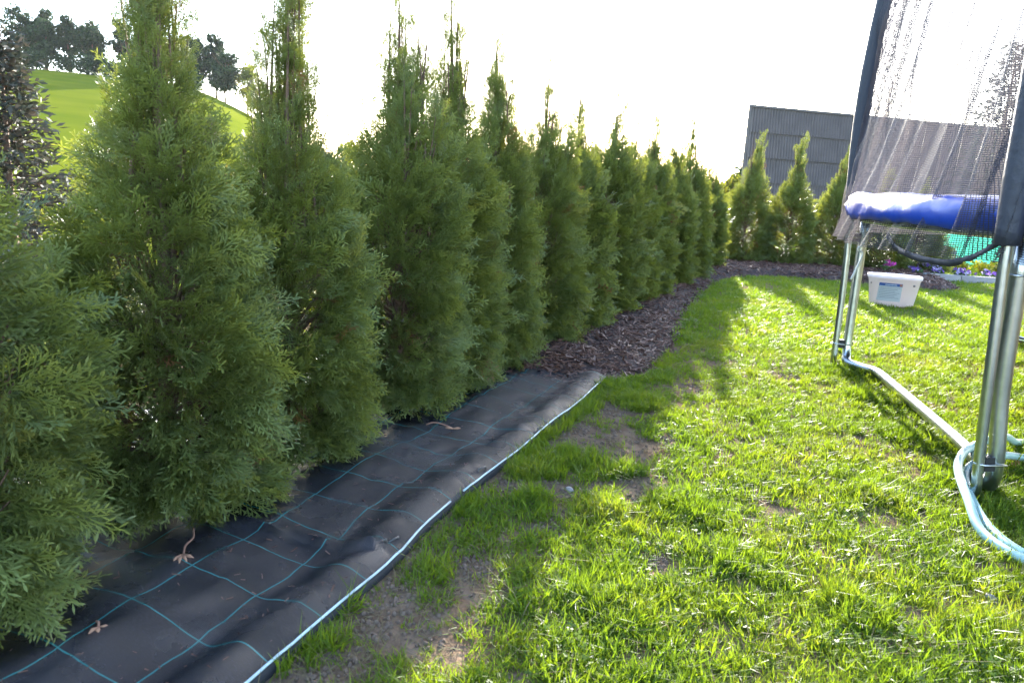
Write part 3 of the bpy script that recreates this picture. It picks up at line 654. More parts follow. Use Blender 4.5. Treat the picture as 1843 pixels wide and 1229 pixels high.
# ---------------------------------------------------------------- trampoline
def trampoline():
    C = Vector((4.46, 3.225, 0)); RR = 2.835; FZ = .93
    root = empty('trampoline', C); tag(root, 'round trampoline with safety net, blue edge pad and galvanised legs on the lawn', 'trampoline')
    a1 = math.atan2(2.59 - C.y, 1.70 - C.x)
    ang = [a1 - k * math.pi / 4 for k in range(8)]
    def pol(a, r, z): return Vector((math.cos(a) * r, math.sin(a) * r, z))
    n = 96
    MB().tube([pol(2 * math.pi * k / n, RR, FZ) for k in range(n + 1)], .024, 8, False).build('frame_ring', MAT['galv'], root)
    V = [(0, 0, FZ - .03)]; Fc = []
    for k in range(n): V.append(tuple(pol(2 * math.pi * k / n, RR - .34, FZ - .01)))
    for k in range(n): Fc.append((0, 1 + k, 1 + (k + 1) % n))
    mk('jumping_mat', V, Fc, MAT['jump'], root)
    # the padded cover: wrinkled vinyl rolled over the frame
    npad = 420; prof = [(-.36, .965), (-.24, 1.01), (-.12, 1.04), (-.03, 1.055), (.035, 1.05), (.062, 1.03), (.075, .995), (.074, .965), (.068, .935), (.0, .925)]
    V = []; Fc = []; m = len(prof)
    for k in range(npad):
        a = 2 * math.pi * k / npad
        for j, (dr, z) in enumerate(prof):
            f = sstep(0, 3, j) * (1 if j < 8 else .4)
            wr = .016 * fbm(a * 9, j * .9, 1) + .022 * (abs(fbm(a * 14 + j * .35, j * 1.1, 4)) - .2) + .008 * fbm(a * 45, j * .8, 7)
            V.append(tuple(pol(a, RR + dr + wr * f, z + .016 * fbm(a * 9, 2, j * .3) * f - (.022 * abs(fbm(a * 11, 7)) if j >= 7 else 0))))
    for k in range(npad):
        for j in range(m - 1):
            a = k * m + j; c = ((k + 1) % npad) * m + j; Fc.append((a, c, c + 1, a + 1))
    mk('edge_pad', V, Fc, MAT['pad'], root, True)
    def local(x, y, z): return Vector((x - C.x, y - C.y, z))
    # four bent legs, each joining two feet
    for k in range(0, 8, 2):
        A, B = ang[k], ang[k + 1]; pa, pb = pol(A, RR, 0), pol(B, RR, 0); ch = (pb - pa).normalized(); inn = Vector((ch.y, -ch.x, 0))
        Lc = (pb - pa).length
        def q(s, i, z): return pa + ch * s + inn * i + Vector((0, 0, z))
        tp = [pol(A, RR + .05, FZ - .02), q(0, -.025, .42), q(0, 0, .16), q(.03, .01, .07), q(.10, .025, .045), q(.22, .04, .045), q(.32, .075, .048), q(.62, .10, .05), q(Lc - .52, .11, .052), q(Lc - .30, .105, .052), q(Lc - .18, .06, .045), q(Lc - .07, .0, .05), q(Lc - .015, 0, .09), q(Lc, 0, .2), q(Lc, 0, .5), pol(B, RR, FZ - .02)]
        MB().tube(catmull(tp, 5), .0265, 12).build('bent_leg', MAT['galv'], root)
        for (s, z) in ((.36, .049), (Lc - .3, .052)):
            pass
    for k in range(8):
        a = ang[k]; o = pol(a, 1, 0); ch = Vector((-o.y, o.x, 0))
        b = pol(a, RR, 0) + ch * (.0 if k % 2 == 0 else .03); ex = (.06, .095, .12, .125, .10, .03) if k == 0 else (.06, .065, .08, .10, .075, .01)
        pts = [b + Vector((0, 0, z)) + o * e for z, e in zip((.03, .5, .95, 1.5, 2.05, 2.6), ex)]; b = b + o * .066
        cp = catmull(pts, 9)
        pole = MB().tube(cp, .0185, 10).build('net_pole', MAT['galv'], root)
        MB().tube([p for p in cp if p.z > (.86 if k == 0 else .97)], [.042 + .003 * fbm(p.z * 5, k) for p in cp if p.z > (.86 if k == 0 else .97)], 12).build('foam_sleeve', MAT['foam'], pole)
        for z in (.15, .80):
            cl = empty('clamp'); cl.parent = root
            mid = b * .5 + pol(a, RR, 0) * .5; mid.z = z
            MB().box(mid, (.05, .034, .05), a).build('clamp_block', MAT['clamp'], cl, False)
            e = Vector((b.x, b.y, z)); d0 = (Vector((b.x, b.y, 0)) - pol(a, RR, 0)).normalized(); s0 = Vector((-d0.y, d0.x, 0))
            MB().tube([mid - d0 * .05 + s0 * .03, mid + s0 * .025, e + s0 * .023, e + d0 * .023, e - s0 * .023, mid - s0 * .025, mid - d0 * .05 - s0 * .03], .0042, 6).build('u_bolt', MAT['bolt'], cl)
            MB().tube([mid - d0 * .055 - s0 * .03, mid - d0 * .075 - s0 * .03], .011, 6).build('wing_nut', MAT['clamp'], cl)
        # net from this pole to the next
        a2 = ang[(k + 1) % 8]; nu, nv = 150, 34; V = []; Fc = []; UV = []
        for j in range(nv + 1):
            tz = j / nv; z = .84 + 1.72 * tz
            for i in range(nu + 1):
                u = i / nu; rr = RR + .085 + (.015 - .10 * sstep(.6, 1, tz))
                p = pol(a, rr, 0).lerp(pol(a2, rr, 0), u)
                arc = pol(a + (a2 - a - (2 * math.pi if a2 - a > 0 else 0)) * u, RR + .10, 0)
                p = p.lerp(arc, (1 - tz) ** 3 * .95)
                nrm = p.normalized(); tng = Vector((-nrm.y, nrm.x, 0)); ed = math.exp(-u * 3.5) + math.exp(-(1 - u) * 2.6)
                fold = ed * (.030 * math.sin(u * 62 + tz * 7 + k) + .018 * math.sin(u * 110 + tz * 15)) + .02 * fbm(u * 5, tz * 3, k) - .05 * math.sin(u * math.pi) * tz
                ph = u * 58 + tz * 9 + 2.2 * fbm(u * 4, tz * 2, k + 3); gate = max(0, min(1, .5 + 2.2 * fbm(u * 7 + tz * 1.4, tz * .8, k * 2.))) * min(1, ed * 1.15)
                p += nrm * fold * (.5 + .5 * (1 - tz)) + (tng * .050 * math.sin(ph) + nrm * .022 * math.cos(ph)) * gate
                V.append((p.x, p.y, z - .03 * math.sin(u * math.pi) * (1 - tz))); UV.append((u * 2.17, tz * 1.72))
        for j in range(nv):
            for i in range(nu):
                q0 = j * (nu + 1) + i; Fc.append((q0, q0 + 1, q0 + nu + 2, q0 + nu + 1))
        net = mk('net_panel', V, Fc, MAT['net'], root, True)
        ul = net.data.uv_layers.new(name='UVMap'); li = np.zeros(len(net.data.loops), 'i'); net.data.loops.foreach_get('vertex_index', li)
        ul.data.foreach_set('uv', np.array(UV, 'f')[li].ravel())
        top = [Vector(V[nv * (nu + 1) + i]) for i in range(0, nu + 1, 5)]; hv = []; hf = []
        for i, p in enumerate(top):
            hv += [tuple(p + Vector((0, 0, .02))), tuple(p + Vector((0, 0, -.02)))]
            if i: hf.append((2 * i - 2, 2 * i - 1, 2 * i + 1, 2 * i))
        th = mk('top_hem', hv, hf, MAT['hem'], net, True); md = th.modifiers.new('thickness', 'SOLIDIFY'); md.thickness = .008
    # slack black hem of the net drooping under the pad, beside the nearest pole
    def on(sx, dr, z):   # sx: fraction from pole 0 to pole 1
        return pol(ang[0] + (ang[1] - ang[0]) * sx, RR + dr, z)
    pts = catmull([on(-.02, .11, 1.02), on(.02, .115, .90), on(.06, .12, .84), on(.12, .11, .81), on(.20, .10, .81), on(.29, .08, .83), on(.38, .03, .87)], 6)
    V = []; Fc = []
    for i, p in enumerate(pts):
        V += [tuple(p + Vector((0, 0, .012))), tuple(p + p.normalized() * (.03 * fbm(i * .35, 3)) + Vector((0, 0, -.012 - .006 * fbm(i * .5, 8))))]
        if i: Fc.append((2 * i - 2, 2 * i - 1, 2 * i + 1, 2 * i))
    hm = mk('net_hem', V, Fc, MAT['hem'], root, True)
    sm = hm.modifiers.new('thickness', 'SOLIDIFY'); sm.thickness = .002
    c0 = on(.93, -.02, .87)
    MB().tube(catmull([c0, c0 + Vector((.01, 0, -.09)), c0 + Vector((-.015, .01, -.13)), c0 + Vector((.012, 0, -.16)), c0 + Vector((-.01, 0, -.24)), c0 + Vector((-.035, 0, -.31))], 5), .007, 7).build('loose_cord', MAT['cord'], root)
trampoline()

# ---------------------------------------------------------------- hose
def hose():
    p1 = [(5.2, 3.9), (3.6, 3.95), (2.75, 3.55), (2.27, 3.30), (2.07, 3.14), (1.82, 2.95), (1.65, 2.72), (1.545, 2.46), (1.50, 2.27), (1.55, 2.07), (1.75, 1.93), (2.05, 1.92), (2.32, 2.2), (2.42, 2.6), (2.33, 2.95), (2.15, 3.07), (1.97, 2.99), (1.80, 2.87), (1.68, 2.72), (1.60, 2.53), (1.545, 2.31), (1.56, 2.13), (1.72, 1.99), (2.2, 1.75), (3.2, 1.5)]
    zz = [.017] * len(p1)
    for i in (16, 17, 18): zz[i] = .05
    for i in (4, 5, 6): zz[i] = .085
    zz[7] = .06; zz[19] = .035
    o = MB().tube(catmull([(x, y, z) for (x, y), z in zip(p1, zz)], 9), .0155, 9).build('garden_hose', MAT['hose'])
    tag(o, 'pale green garden hose looped around the nearest trampoline leg on the grass', 'hose')
hose()

# ---------------------------------------------------------------- bucket
def bucket():
    root = empty('plastic_bucket', (3.83, 7.93, 0), R(-8)); root.scale = (1.07, 1.07, 1.05); tag(root, 'white oval lidded plastic bucket with blue headed label on the lawn', 'bucket')
    def ring(a, b, z, n=40):
        out = []
        for k in range(n):
            t = 2 * math.pi * k / n; c, s = math.cos(t), math.sin(t); e = 2 / 2.2
            out.append((a * math.copysign(abs(c) ** e, c), b * math.copysign(abs(s) ** e, s), z))
        return out
    def stack(name, rings, mat, parent, captop=False, capbot=True):
        V = []; Fc = []; n = 40
        for rg in rings: V += rg
        for i in range(len(rings) - 1):
            for k in range(n): a = i * n + k; c = i * n + (k + 1) % n; Fc.append((a, c, c + n, a + n))
        if capbot: Fc.append(tuple(reversed(range(n))))
        if captop: Fc.append(tuple((len(rings) - 1) * n + k for k in range(n)))
        return mk(name, V, Fc, mat, parent, True)
    A0, B0, A1, B1, H = .195, .13, .228, .155, .285
    body = stack('body', [ring(A0 - .008, B0 - .008, .004), ring(A0, B0, .014), ring(A1, B1, H - .035), ring(A1 + .004, B1 + .004, H - .032), ring(A1 + .004, B1 + .004, H - .01)], MAT['plastic'], root)
    lid = stack('lid', [ring(A1 + .010, B1 + .010, H - .022), ring(A1 + .014, B1 + .014, H - .018), ring(A1 + .014, B1 + .014, H + .006), ring(A1 + .008, B1 + .008, H + .013), ring(A1 - .008, B1 - .008, H + .013), ring(A1 - .014, B1 - .014, H + .006)], MAT['plastic'], root, True)
    yl = plain('yellow_sticker', (.75, .62, .03), .5); mk('sticker', [(-.10, -.11, H + .0085), (.02, -.115, H + .0085), (.03, -.02, H + .0085), (-.09, -.015, H + .0085)], [(0, 1, 2, 3)], yl, lid)
    def patch(name, x0, x1, z0, z1, off, mat, par):
        V = []; Fc = []; n = 12
        for j, z in enumerate((z0, z1)):
            f = (z - .014) / (H - .049); a, b = A0 + (A1 - A0) * f, B0 + (B1 - B0) * f
            for i in range(n + 1):
                x = x0 + (x1 - x0) * i / n; y = -b * (1 - min(1, abs(x / a)) ** 2.2) ** (1 / 2.2) - off; V.append((x, y, z))
        for i in range(n): Fc.append((i, i + 1, i + n + 2, i + n + 1))
        return mk(name, V, Fc, mat, par, True)
    lb = patch('label_sheet', -.165, .03, .055, .225, .0025, plain('label_grey', (.52, .54, .55), .5), root)
    patch('label_header', -.165, .03, .2, .228, .004, plain('label_blue', (.03, .09, .30), .5), lb)
    lt = plain('label_print', (.22, .24, .27), .6)
    for k in range(7): patch('print_line', -.155, .015 - .02 * (k % 3), .182 - k * .016, .186 - k * .016, .004, lt, lb)
    patch('print_line', -.12, -.02, .21, .2165, .0055, plain('label_white', (.6, .65, .7), .5), lb)
    patch('label_mark', .004, .026, .204, .224, .0055, plain('label_orange', (.40, .16, .09), .5), lb)
    for s in (-1, 1):
        bs = MB(); f = .80; a, b = A0 + (A1 - A0) * f, B0 + (B1 - B0) * f; x = s * .14 if s > 0 else -.215
        y = -b * (1 - min(1, abs(x / a)) ** 2.2) ** (1 / 2.2)
        bs.tube([(x, y + .004, .215), (x, y - .008, .215)], .010, 10).build('handle_boss', plain('boss_grey', (.25, .24, .25), .5), root)
bucket()

# ---------------------------------------------------------------- broad trees and bushes
def leaf_cloud(seed, n, lobes, size, mat, jitter=.18):
    """leaf clumps spread through the volume of many uneven lobes (centre, radii)"""
    r = random.Random(seed); V = []; Fc = []; rn = []
    wts = [a * b * c for _, (a, b, c) in lobes]
    for k in range(n):
        (cx, cy, cz), (ra, rb, rc) = r.choices(lobes, wts)[0]
        while True:
            x, y, z = r.uniform(-1, 1), r.uniform(-1, 1), r.uniform(-1, 1); q = x * x + y * y + z * z
            if .12 < q < 1: break
        g = 1 + r.gauss(0, jitter); p = Vector((cx + x * ra * g, cy + y * rb * g, cz + z * rc * g))
        nn = Vector((r.gauss(0, 1), r.gauss(0, 1), r.gauss(0, 1))).normalized(); t = nn.orthogonal().normalized(); b = nn.cross(t)
        s = size * r.uniform(.5, 1.3); i0 = len(V); v = r.random()
        V += [p - t * s * .5, p + b * s * .36 + t * s * .1, p + t * s * .55, p - b * s * .36 - t * s * .05]; Fc.append((i0, i0 + 1, i0 + 2, i0 + 3)); rn += [v] * 4
    me = mesh_data('leaves', V, Fc, mat); me.attributes.new('rnd', 'FLOAT', 'POINT').data.foreach_set('value', np.array(rn, 'f')); return me
def tree_lobes(seed, H, W, base=.3, n=9, taper=.0):
    r = random.Random(seed); out = []
    for k in range(n):
        t = base + (1 - base) * (k + .5) / n; rr = W * .5 * math.sin(math.pi * min(.95, .18 + .75 * (k + .5) / n)) * (1 - taper * t)
        for j in range(3):
            a = r.uniform(0, 6.28); q = rr * r.uniform(.3, .75); s = W * r.uniform(.12, .24)
            out.append(((math.cos(a) * q, math.sin(a) * q, t * H * r.uniform(.93, 1.03)), (s, s, s * r.uniform(.55, .9))))
    return out
def wood_mesh(seed, H, W, mat, rad=None):
    r = random.Random(seed); mb = MB(); rad = rad or H * .018
    mb.tube([(0, 0, -.3), (H * .01, 0, H * .3), (-H * .01, H * .01, H * .6), (0, 0, H * .93)], [rad * 1.3, rad, rad * .65, rad * .15], 7)
    for k in range(9):
        a = r.uniform(0, 6.28); z = H * r.uniform(.28, .75); l = W * r.uniform(.25, .45)
        mb.tube([(0, 0, z), (math.cos(a) * l * .5, math.sin(a) * l * .5, z + l * .35), (math.cos(a) * l, math.sin(a) * l, z + l * .9)], [rad * .45, rad * .3, rad * .08], 5)
    return mb.data('wood', mat)
LG = leafmat('far_leaves', [(.022, .042, .018), (.036, .060, .022), (.048, .076, .024)], trans=.25, rough=.7, spec=.15)
LY = leafmat('spring_leaves', [(.12, .15, .03), (.17, .19, .035), (.20, .19, .05)], trans=.4, rough=.7, spec=.15, tcol=(1.4, 1.3, .7))
LB = leafmat('bud_brown_leaves', [(.10, .075, .05), (.13, .10, .06), (.10, .10, .045)], trans=.3, rough=.7, spec=.1)
NUMW = ['first','second','third','fourth','fifth','sixth','seventh','eighth','ninth','tenth','eleventh','twelfth','thirteenth','fourteenth','fifteenth','sixteenth','seventeenth']
FAR = [(leaf_cloud(1, 3400, tree_lobes(1, 12, 9), .75, LG), wood_mesh(1, 12, 9, MAT['bark'])), (leaf_cloud(2, 3200, tree_lobes(2, 14, 8, .35), .75, LG), wood_mesh(2, 14, 8, MAT['bark'])),
       (leaf_cloud(3, 1500, tree_lobes(3, 12, 8, .4), .6, LG), wood_mesh(3, 12, 8, MAT['bark'])), (leaf_cloud(4, 2600, tree_lobes(4, 12, 10), .75, LY), wood_mesh(4, 12, 10, MAT['bark'])),
       (leaf_cloud(5, 2200, tree_lobes(5, 11, 8), .7, LB), wood_mesh(5, 11, 8, MAT['bark']))]
def far_tree(kind, x, y, s, label, group, rz, dz=0):
    s *= 1.3 if y > 200 else 1
    t = empty('broadleaf_tree', (x, y, terrain(x, y) + dz), rz); t.scale = (s, s, s); tag(t, label, 'tree', group)
    add('crown', FAR[kind][0], t); add('trunk', FAR[kind][1], t)
WOODL = [(-163, 262, 2, 1.2), (-158.5, 258, 1, .8), (-155, 262, 1, .95), (-151, 256, 0, .95), (-147, 262, 2, 1.0), (-144, 256, 1, .85), (-140, 262, 2, 1.05), (-136, 255, 0, .9), (-130, 262, 1, .9), (-121, 256, 0, .85), (-112, 260, 0, .9), (-105, 256, 0, 1.0), (-100, 262, 1, 1.0), (-95, 256, 0, .95), (-90, 262, 3, .95), (-85, 256, 4, .85), (-80, 260, 3, .75)]
for i, (x, y, k, s) in enumerate(WOODL):
    what = ['dark round crowned tree', 'tall dark tree', 'thin crowned see-through tree', 'yellowish spring tree', 'brownish budding tree'][k]
    far_tree(k, x, y, s, '%s tree from the left in the hilltop wood, a %s' % (NUMW[i], what), 'trees of the hilltop wood', i * 1.7)
SH = leaf_cloud(8, 4200, [((random.Random(k).uniform(-11, 11), random.Random(k + 50).uniform(-2, 2), 2.2), (3.0, 2, 2.6)) for k in range(16)], .8, LG)
for i, (x, y) in enumerate(((-151, 251), (-128, 251), (-104, 251))):
    o = add('undergrowth', SH, None, (x, y, terrain(x, y)), (0, 0, i)); tag(o, ['dark bushes under the left end of the hilltop wood', 'dark bushes under the middle of the hilltop wood', 'dark bushes under the right end of the hilltop wood'][i], 'bushes', 'undergrowth of the hilltop wood')
MID = [(-47, 118, 4, .62), (-38, 115, 3, .55), (-31, 120, 4, .6), (-25, 116, 3, .58), (-18, 122, 4, .5), (-10, 125, 3, .45), (-2, 130, 0, .42), (6, 128, 3, .4), (9.0, 34, 3, .22), (7.5, 31, 3, .19), (10.4, 37, 0, .27), (6.3, 33, 3, .17), (-60, 120, 4, .5)]
VO = sorted([i for i, q in enumerate(MID) if q[1] > 100], key=lambda i: MID[i][0] / MID[i][1])
for i, (x, y, k, s) in enumerate(MID):
    what = ['dark green', '', '', 'yellow green', 'brownish budding'][k]
    lab = '%s tree from the left in the valley behind the hedge, %s' % (NUMW[VO.index(i)], what) if y > 100 else '%s small tree behind the far corner, %s' % (what, ['nearest the barn', 'lowest', 'tallest and darkest', 'farthest from the barn'][i - 8])
    far_tree(k, x, y, s, lab, 'trees in the valley' if y > 100 else 'trees beside the barn', i * 2.1)

# conifers: dark spruce behind the hedge, pine behind the trampoline
NEEDLE = leafmat('spruce_needles', [(.040, .045, .030), (.060, .062, .042), (.075, .060, .045)], trans=.2, rough=.6)
NEEDG = leafmat('green_needles', [(.030, .050, .028), (.045, .070, .035)], trans=.25, rough=.6)
def conifer(seed, x, y, z, H, W, label, mat, nb=90, nl=26, leaf=.06, name='spruce_tree', dens=1.):
    r = random.Random(seed); root = empty(name, (x, y, z)); tag(root, label, 'tree')
    V = []; Fc = []; rn = []; limbs = MB()
    limbs.tube([(0, 0, -.2), (0, 0, H * .5), (0, 0, H)], [H * .022, H * .013, .004], 7)
    for k in range(nb):
        t = .06 + .94 * k / nb; az = k * 2.4 + r.uniform(-.4, .4); l = W * .5 * (1 - t) ** .8 * r.uniform(.7, 1.1) + .05
        d = Vector((math.cos(az), math.sin(az), r.uniform(-.1, .25))); p0 = Vector((0, 0, t * H)); limbs.tube([p0, p0 + d * l * .6, p0 + d * l + Vector((0, 0, .08 * l))], [.010, .006, .002], 4, False)
        for j in range(int(nl * dens * (.4 + l / (W * .5)))):
            s = r.uniform(.15, 1.05); p = p0 + d * l * s + Vector((r.gauss(0, .06), r.gauss(0, .06), r.gauss(0, .04))) * W * .5
            dd = (d + Vector((r.gauss(0, .6), r.gauss(0, .6), r.gauss(0, .5)))).normalized(); sd = dd.orthogonal().normalized(); q = leaf * r.uniform(.7, 1.4); i0 = len(V); v = r.random()
            sd = Matrix.Rotation(r.uniform(0, 6.28), 3, dd) @ sd
            V += [p, p + dd * q * .5 + sd * q * .16, p + dd * q, p + dd * q * .5 - sd * q * .16]; Fc.append((i0, i0 + 1, i0 + 2, i0 + 3)); rn += [v] * 4
    me = mesh_data('needles', V, Fc, mat); me.attributes.new('rnd', 'FLOAT', 'POINT').data.foreach_set('value', np.array(rn, 'f'))
    add('crown', me, root); limbs.build('trunk', MAT['bark'], root)
conifer(1, -5.3, 8.2, terrain(-5.3, 8.2), 3.35, 2.1, 'grey brown spruce behind the leftmost thuja', NEEDLE, 150, 60, .10)
conifer(2, 12.9, 22, 0, 5.4, 3.2, 'green conifer seen through the trampoline net', NEEDG, 120, 40, .16, 'conifer_tree')
conifer(3, 11.4, 41, terrain(11.4, 41), 3.9, 2.4, 'small dark spruce beside the left edge of the barn', NEEDG, 80, 26, .16)

# ---------------------------------------------------------------- barn
def barn():
    A, B = Vector((7.15, 26.0, 0)), Vector((17.2, 28.6, 0)); d = (B - A); Lw = d.length; d.normalize(); rz = math.atan2(d.y, d.x)
    root = empty('barn', A, rz); tag(root, 'dark grey barn clad in corrugated sheets behind the back row', 'barn')
    H = 3.80; D = 6
    k = 3.6                                                     # the plot is askew: the gable runs off to the right
    V = [(.05, .03, -.1), (Lw - .05, .03, -.1), (Lw + k, D, -.1), (k, D, -.1)]; V += [(x, y, H - .1 - (.18 * y)) for x, y, z in V]
    mk('wall', V, [(3, 2, 1, 0), (4, 5, 6, 7), (0, 1, 5, 4), (1, 2, 6, 5), (2, 3, 7, 6), (3, 0, 4, 7)], MAT['bodym'], root)
    nr, per = 11, .10; V = []; Fc = []; hs = .80
    for i in range(nr * 4 + 1):
        x = i * per / 4; y = (0, -.03, -.055, -.03)[i % 4]; V += [(x, y - .045, 0), (x, y + .01, hs)]
    for i in range(nr * 4): Fc.append((2 * i, 2 * i + 2, 2 * i + 3, 2 * i + 1))
    sm = mesh_data('cladding_sheet', V, Fc, MAT['clad'], False)
    W = nr * per; cols = int(Lw / W); r = random.Random(3)
    for row in range(5):
        for c in range(cols):
            z = -.08 + row * .775
            add('cladding_sheet', sm, root, (c * W + r.uniform(-.004, .004), -.05 - .004 * (row % 2) - .002 * (c % 2), z + r.uniform(-.006, .006)), (r.uniform(-.003, .003), r.uniform(-.003, .003), 0))
    MB().box((cols * W / 2, -.05, H + .02), (cols * W + .12, .16, .07)).build('ridge_cap', MAT['clad'], root, False)
    MB().box((-.035, -.03, H / 2), (.06, .10, H)).build('corner_trim', MAT['clad'], root, False)
    V = [(-.05, 0, H - .05), (Lw + .1, 0, H - .05), (Lw + k + .1, D + .2, H - 1.25), (k - .05, D + .2, H - 1.25)]; V += [(x, y, z + .06) for x, y, z in V]
    mk('roof', V, [(3, 2, 1, 0), (4, 5, 6, 7), (0, 1, 5, 4), (1, 2, 6, 5), (2, 3, 7, 6), (3, 0, 4, 7)], MAT['roofm'], root)
barn()

# ---------------------------------------------------------------- fence and flower bed
def fence():
    root = empty('screened_fence', (7.66, 14.4, 0), R(8)); tag(root, 'low wire fence hung with green screen netting behind the flower bed', 'fence')
    for x in (0, 2.4, 4.8):
        MB().tube([(x, .03, -.1), (x, .03, 1.1)], .03, 8).build('post', MAT['clamp'], root)
    nu, nv = 60, 12; V = []; Fc = []; UV = []
    for j in range(nv + 1):
        for i in range(nu + 1):
            u, t = i / nu, j / nv; V.append((.06 + 4.9 * u + .10 * (t - .5), -.03 + .02 * fbm(u * 12, t * 2, 1), .03 + .98 * t + .01 * math.sin(u * 40))); UV.append((u * 4.9, t * 1.18))
    for j in range(nv):
        for i in range(nu): a = j * (nu + 1) + i; Fc.append((a, a + 1, a + nu + 2, a + nu + 1))
    sc = mk('screen', V, Fc, MAT['greennet'], root, True)
    ul = sc.data.uv_layers.new(name='UVMap'); li = np.zeros(len(sc.data.loops), 'i'); sc.data.loops.foreach_get('vertex_index', li); ul.data.foreach_set('uv', np.array(UV, 'f')[li].ravel())
    wr = MB(); wm = plain('fence_wire', (.10, .30, .22), .5)
    for k in range(-12, 50):
        x = k * .1
        for s in (1, -1):
            x0, x1 = (x, x + .95) if s > 0 else (x + .95, x); z0, z1 = .04, .99
            pts = []
            for q in range(2):
                xx, zz = (x0, z0) if q == 0 else (x1, z1); pts.append((min(4.95, max(.03, xx)), -.065, zz))
            if 0 <= min(x0, x1) and max(x0, x1) <= 4.95: wr.tube(pts, .004, 4, False)
    wr.build('chain_link', wm, root); MB().tube([(0, -.065, .05), (4.9, -.065, .05)], .006, 5).build('wire', wm, root)
    for k, (x, y) in enumerate(((7.32, 14.15), (7.52, 14.5))):
        o = MB().tube([(0, 0, -.1), (.01, 0, .7), (-.02, .01, 1.35)], [.06, .055, .05], 8).build('wooden_post', MAT['wood'], loc=(x, y, 0)); tag(o, ['left of two dark wooden posts beside the green fence', 'right of two dark wooden posts beside the green fence'][k], 'post', 'posts by the fence')
fence()
def small_plant(name, label, cat, group, loc, n, rad, h, size, mat, seed, fl=None, nf=0, fsize=.03):
    root = empty(name, loc); tag(root, label, cat, group)
    r = random.Random(seed); me = leaf_cloud(seed, n, [((r.gauss(0, rad * .35), r.gauss(0, rad * .35), h * r.uniform(.3, .7)), (rad * .6, rad * .6, h * .4)) for _ in range(6)], size, mat)
    add('foliage', me, root)
    st = MB()
    for k in range(4):
        a = r.uniform(0, 6.28); st.tube([(0, 0, -.02), (math.cos(a) * rad * .3, math.sin(a) * rad * .3, h * .6)], [.006, .002], 4, False)
    st.build('stem', MAT['bark'], root)
    if fl:
        for k in range(nf):
            V = []; Fc = []; q = fsize * r.uniform(.8, 1.2); 
            for j in range(5):
                a = j * 1.257 + r.random(); b = len(V); V += [(0, 0, 0), (math.cos(a - .5) * q, math.sin(a - .5) * q, .006), (math.cos(a) * q * 1.25, math.sin(a) * q * 1.25, .0), (math.cos(a + .5) * q, math.sin(a + .5) * q, .006)]; Fc.append((b, b + 1, b + 2, b + 3))
            mk('flower', V, Fc, fl[k % len(fl)], root, loc=(r.gauss(0, rad * .5), r.gauss(0, rad * .4) - rad * .2, h * r.uniform(.75, 1.1)), rot=(r.uniform(.5, 1.3), r.gauss(0, .3), r.gauss(0, .5)))
PG = leafmat('bedding_leaves', [(.05, .10, .03), (.09, .14, .04)], trans=.35)
YG = leafmat('yellow_cover', [(.22, .26, .02), (.34, .34, .03), (.28, .20, .03)], trans=.45, tcol=(1.4, 1.3, .6))
SV = leafmat('silver_leaves', [(.20, .26, .26), (.30, .36, .38)], trans=.25)
RS = leafmat('rose_leaves', [(.05, .06, .035), (.09, .06, .045), (.14, .15, .10)], trans=.3, rough=.3, spec=.6)
VI = [leafmat('violet_petal', [(.16, .07, .36), (.22, .10, .42)], trans=.4), leafmat('pale_petal', [(.55, .42, .70), (.62, .55, .78)], trans=.4), leafmat('purple_petal', [(.08, .03, .16), (.10, .04, .20)], trans=.4)]
for k in range(13):
    x = 5.72 + .125 * k; y = 11.28 + .06 * math.sin(k * 2.1) + (.35 if k % 3 == 1 else 0)
    small_plant('pansy_plant', 'purple and pale violet pansy in the bed under the fence, %s from the bucket end' % (ORD[k] if k else 'first'), 'flower', 'pansies along the edging', (x, y, .03), 45, .08, .10, .045, PG, 60 + k, VI, 7, .022)
small_plant('phlox_cushion', 'pink violet flowering cushion at the left end of the flower bed', 'flower', None, (6.18, 11.9, .03), 80, .15, .15, .05, PG, 91, [VI[1], VI[0]], 26, .026)
small_plant('magenta_primrose', 'small magenta flower just behind the bucket lid', 'flower', None, (5.28, 11.2, .05), 30, .07, .15, .05, PG, 92, [leafmat('magenta_petal', [(.42, .03, .22), (.5, .05, .3)], trans=.4)], 8, .028)
small_plant('silver_shrub', 'silvery grey lavender mound beside the wooden posts', 'shrub', None, (7.05, 13.1, 0), 420, .24, .42, .06, SV, 93)
small_plant('rose_bush', 'glossy rose bush with reddish leaves at the right end of the fence', 'shrub', None, (8.62, 13.6, 0), 520, .32, 1.0, .06, RS, 94)
for k in range(6):
    small_plant('golden_ground_cover', 'yellow green low ground cover plant below the fence, %s from the left' % (ORD[k] if k else 'first'), 'plant', 'golden plants below the fence', (7.05 + .24 * k, 12.75 + .05 * (k % 2), 0), 120, .16, .22, .06, YG, 95 + k)
o = MB()
for k in range(6):
    MB().box((0, 0, .03), (.49, .07, .14)).build('edging_stone', MAT['kerb'], None, False, (5.95 + .50 * k, 10.98 - .03 * k, 0), (0, 0, R(-3)))
for i, o in enumerate([o for o in bpy.data.objects if o.name.startswith('edging_stone')]): tag(o, 'grey concrete edging stone before the pansies, %s from the bucket' % (ORD[i] if i else 'first'), 'edging', 'edging stones of the flower bed')

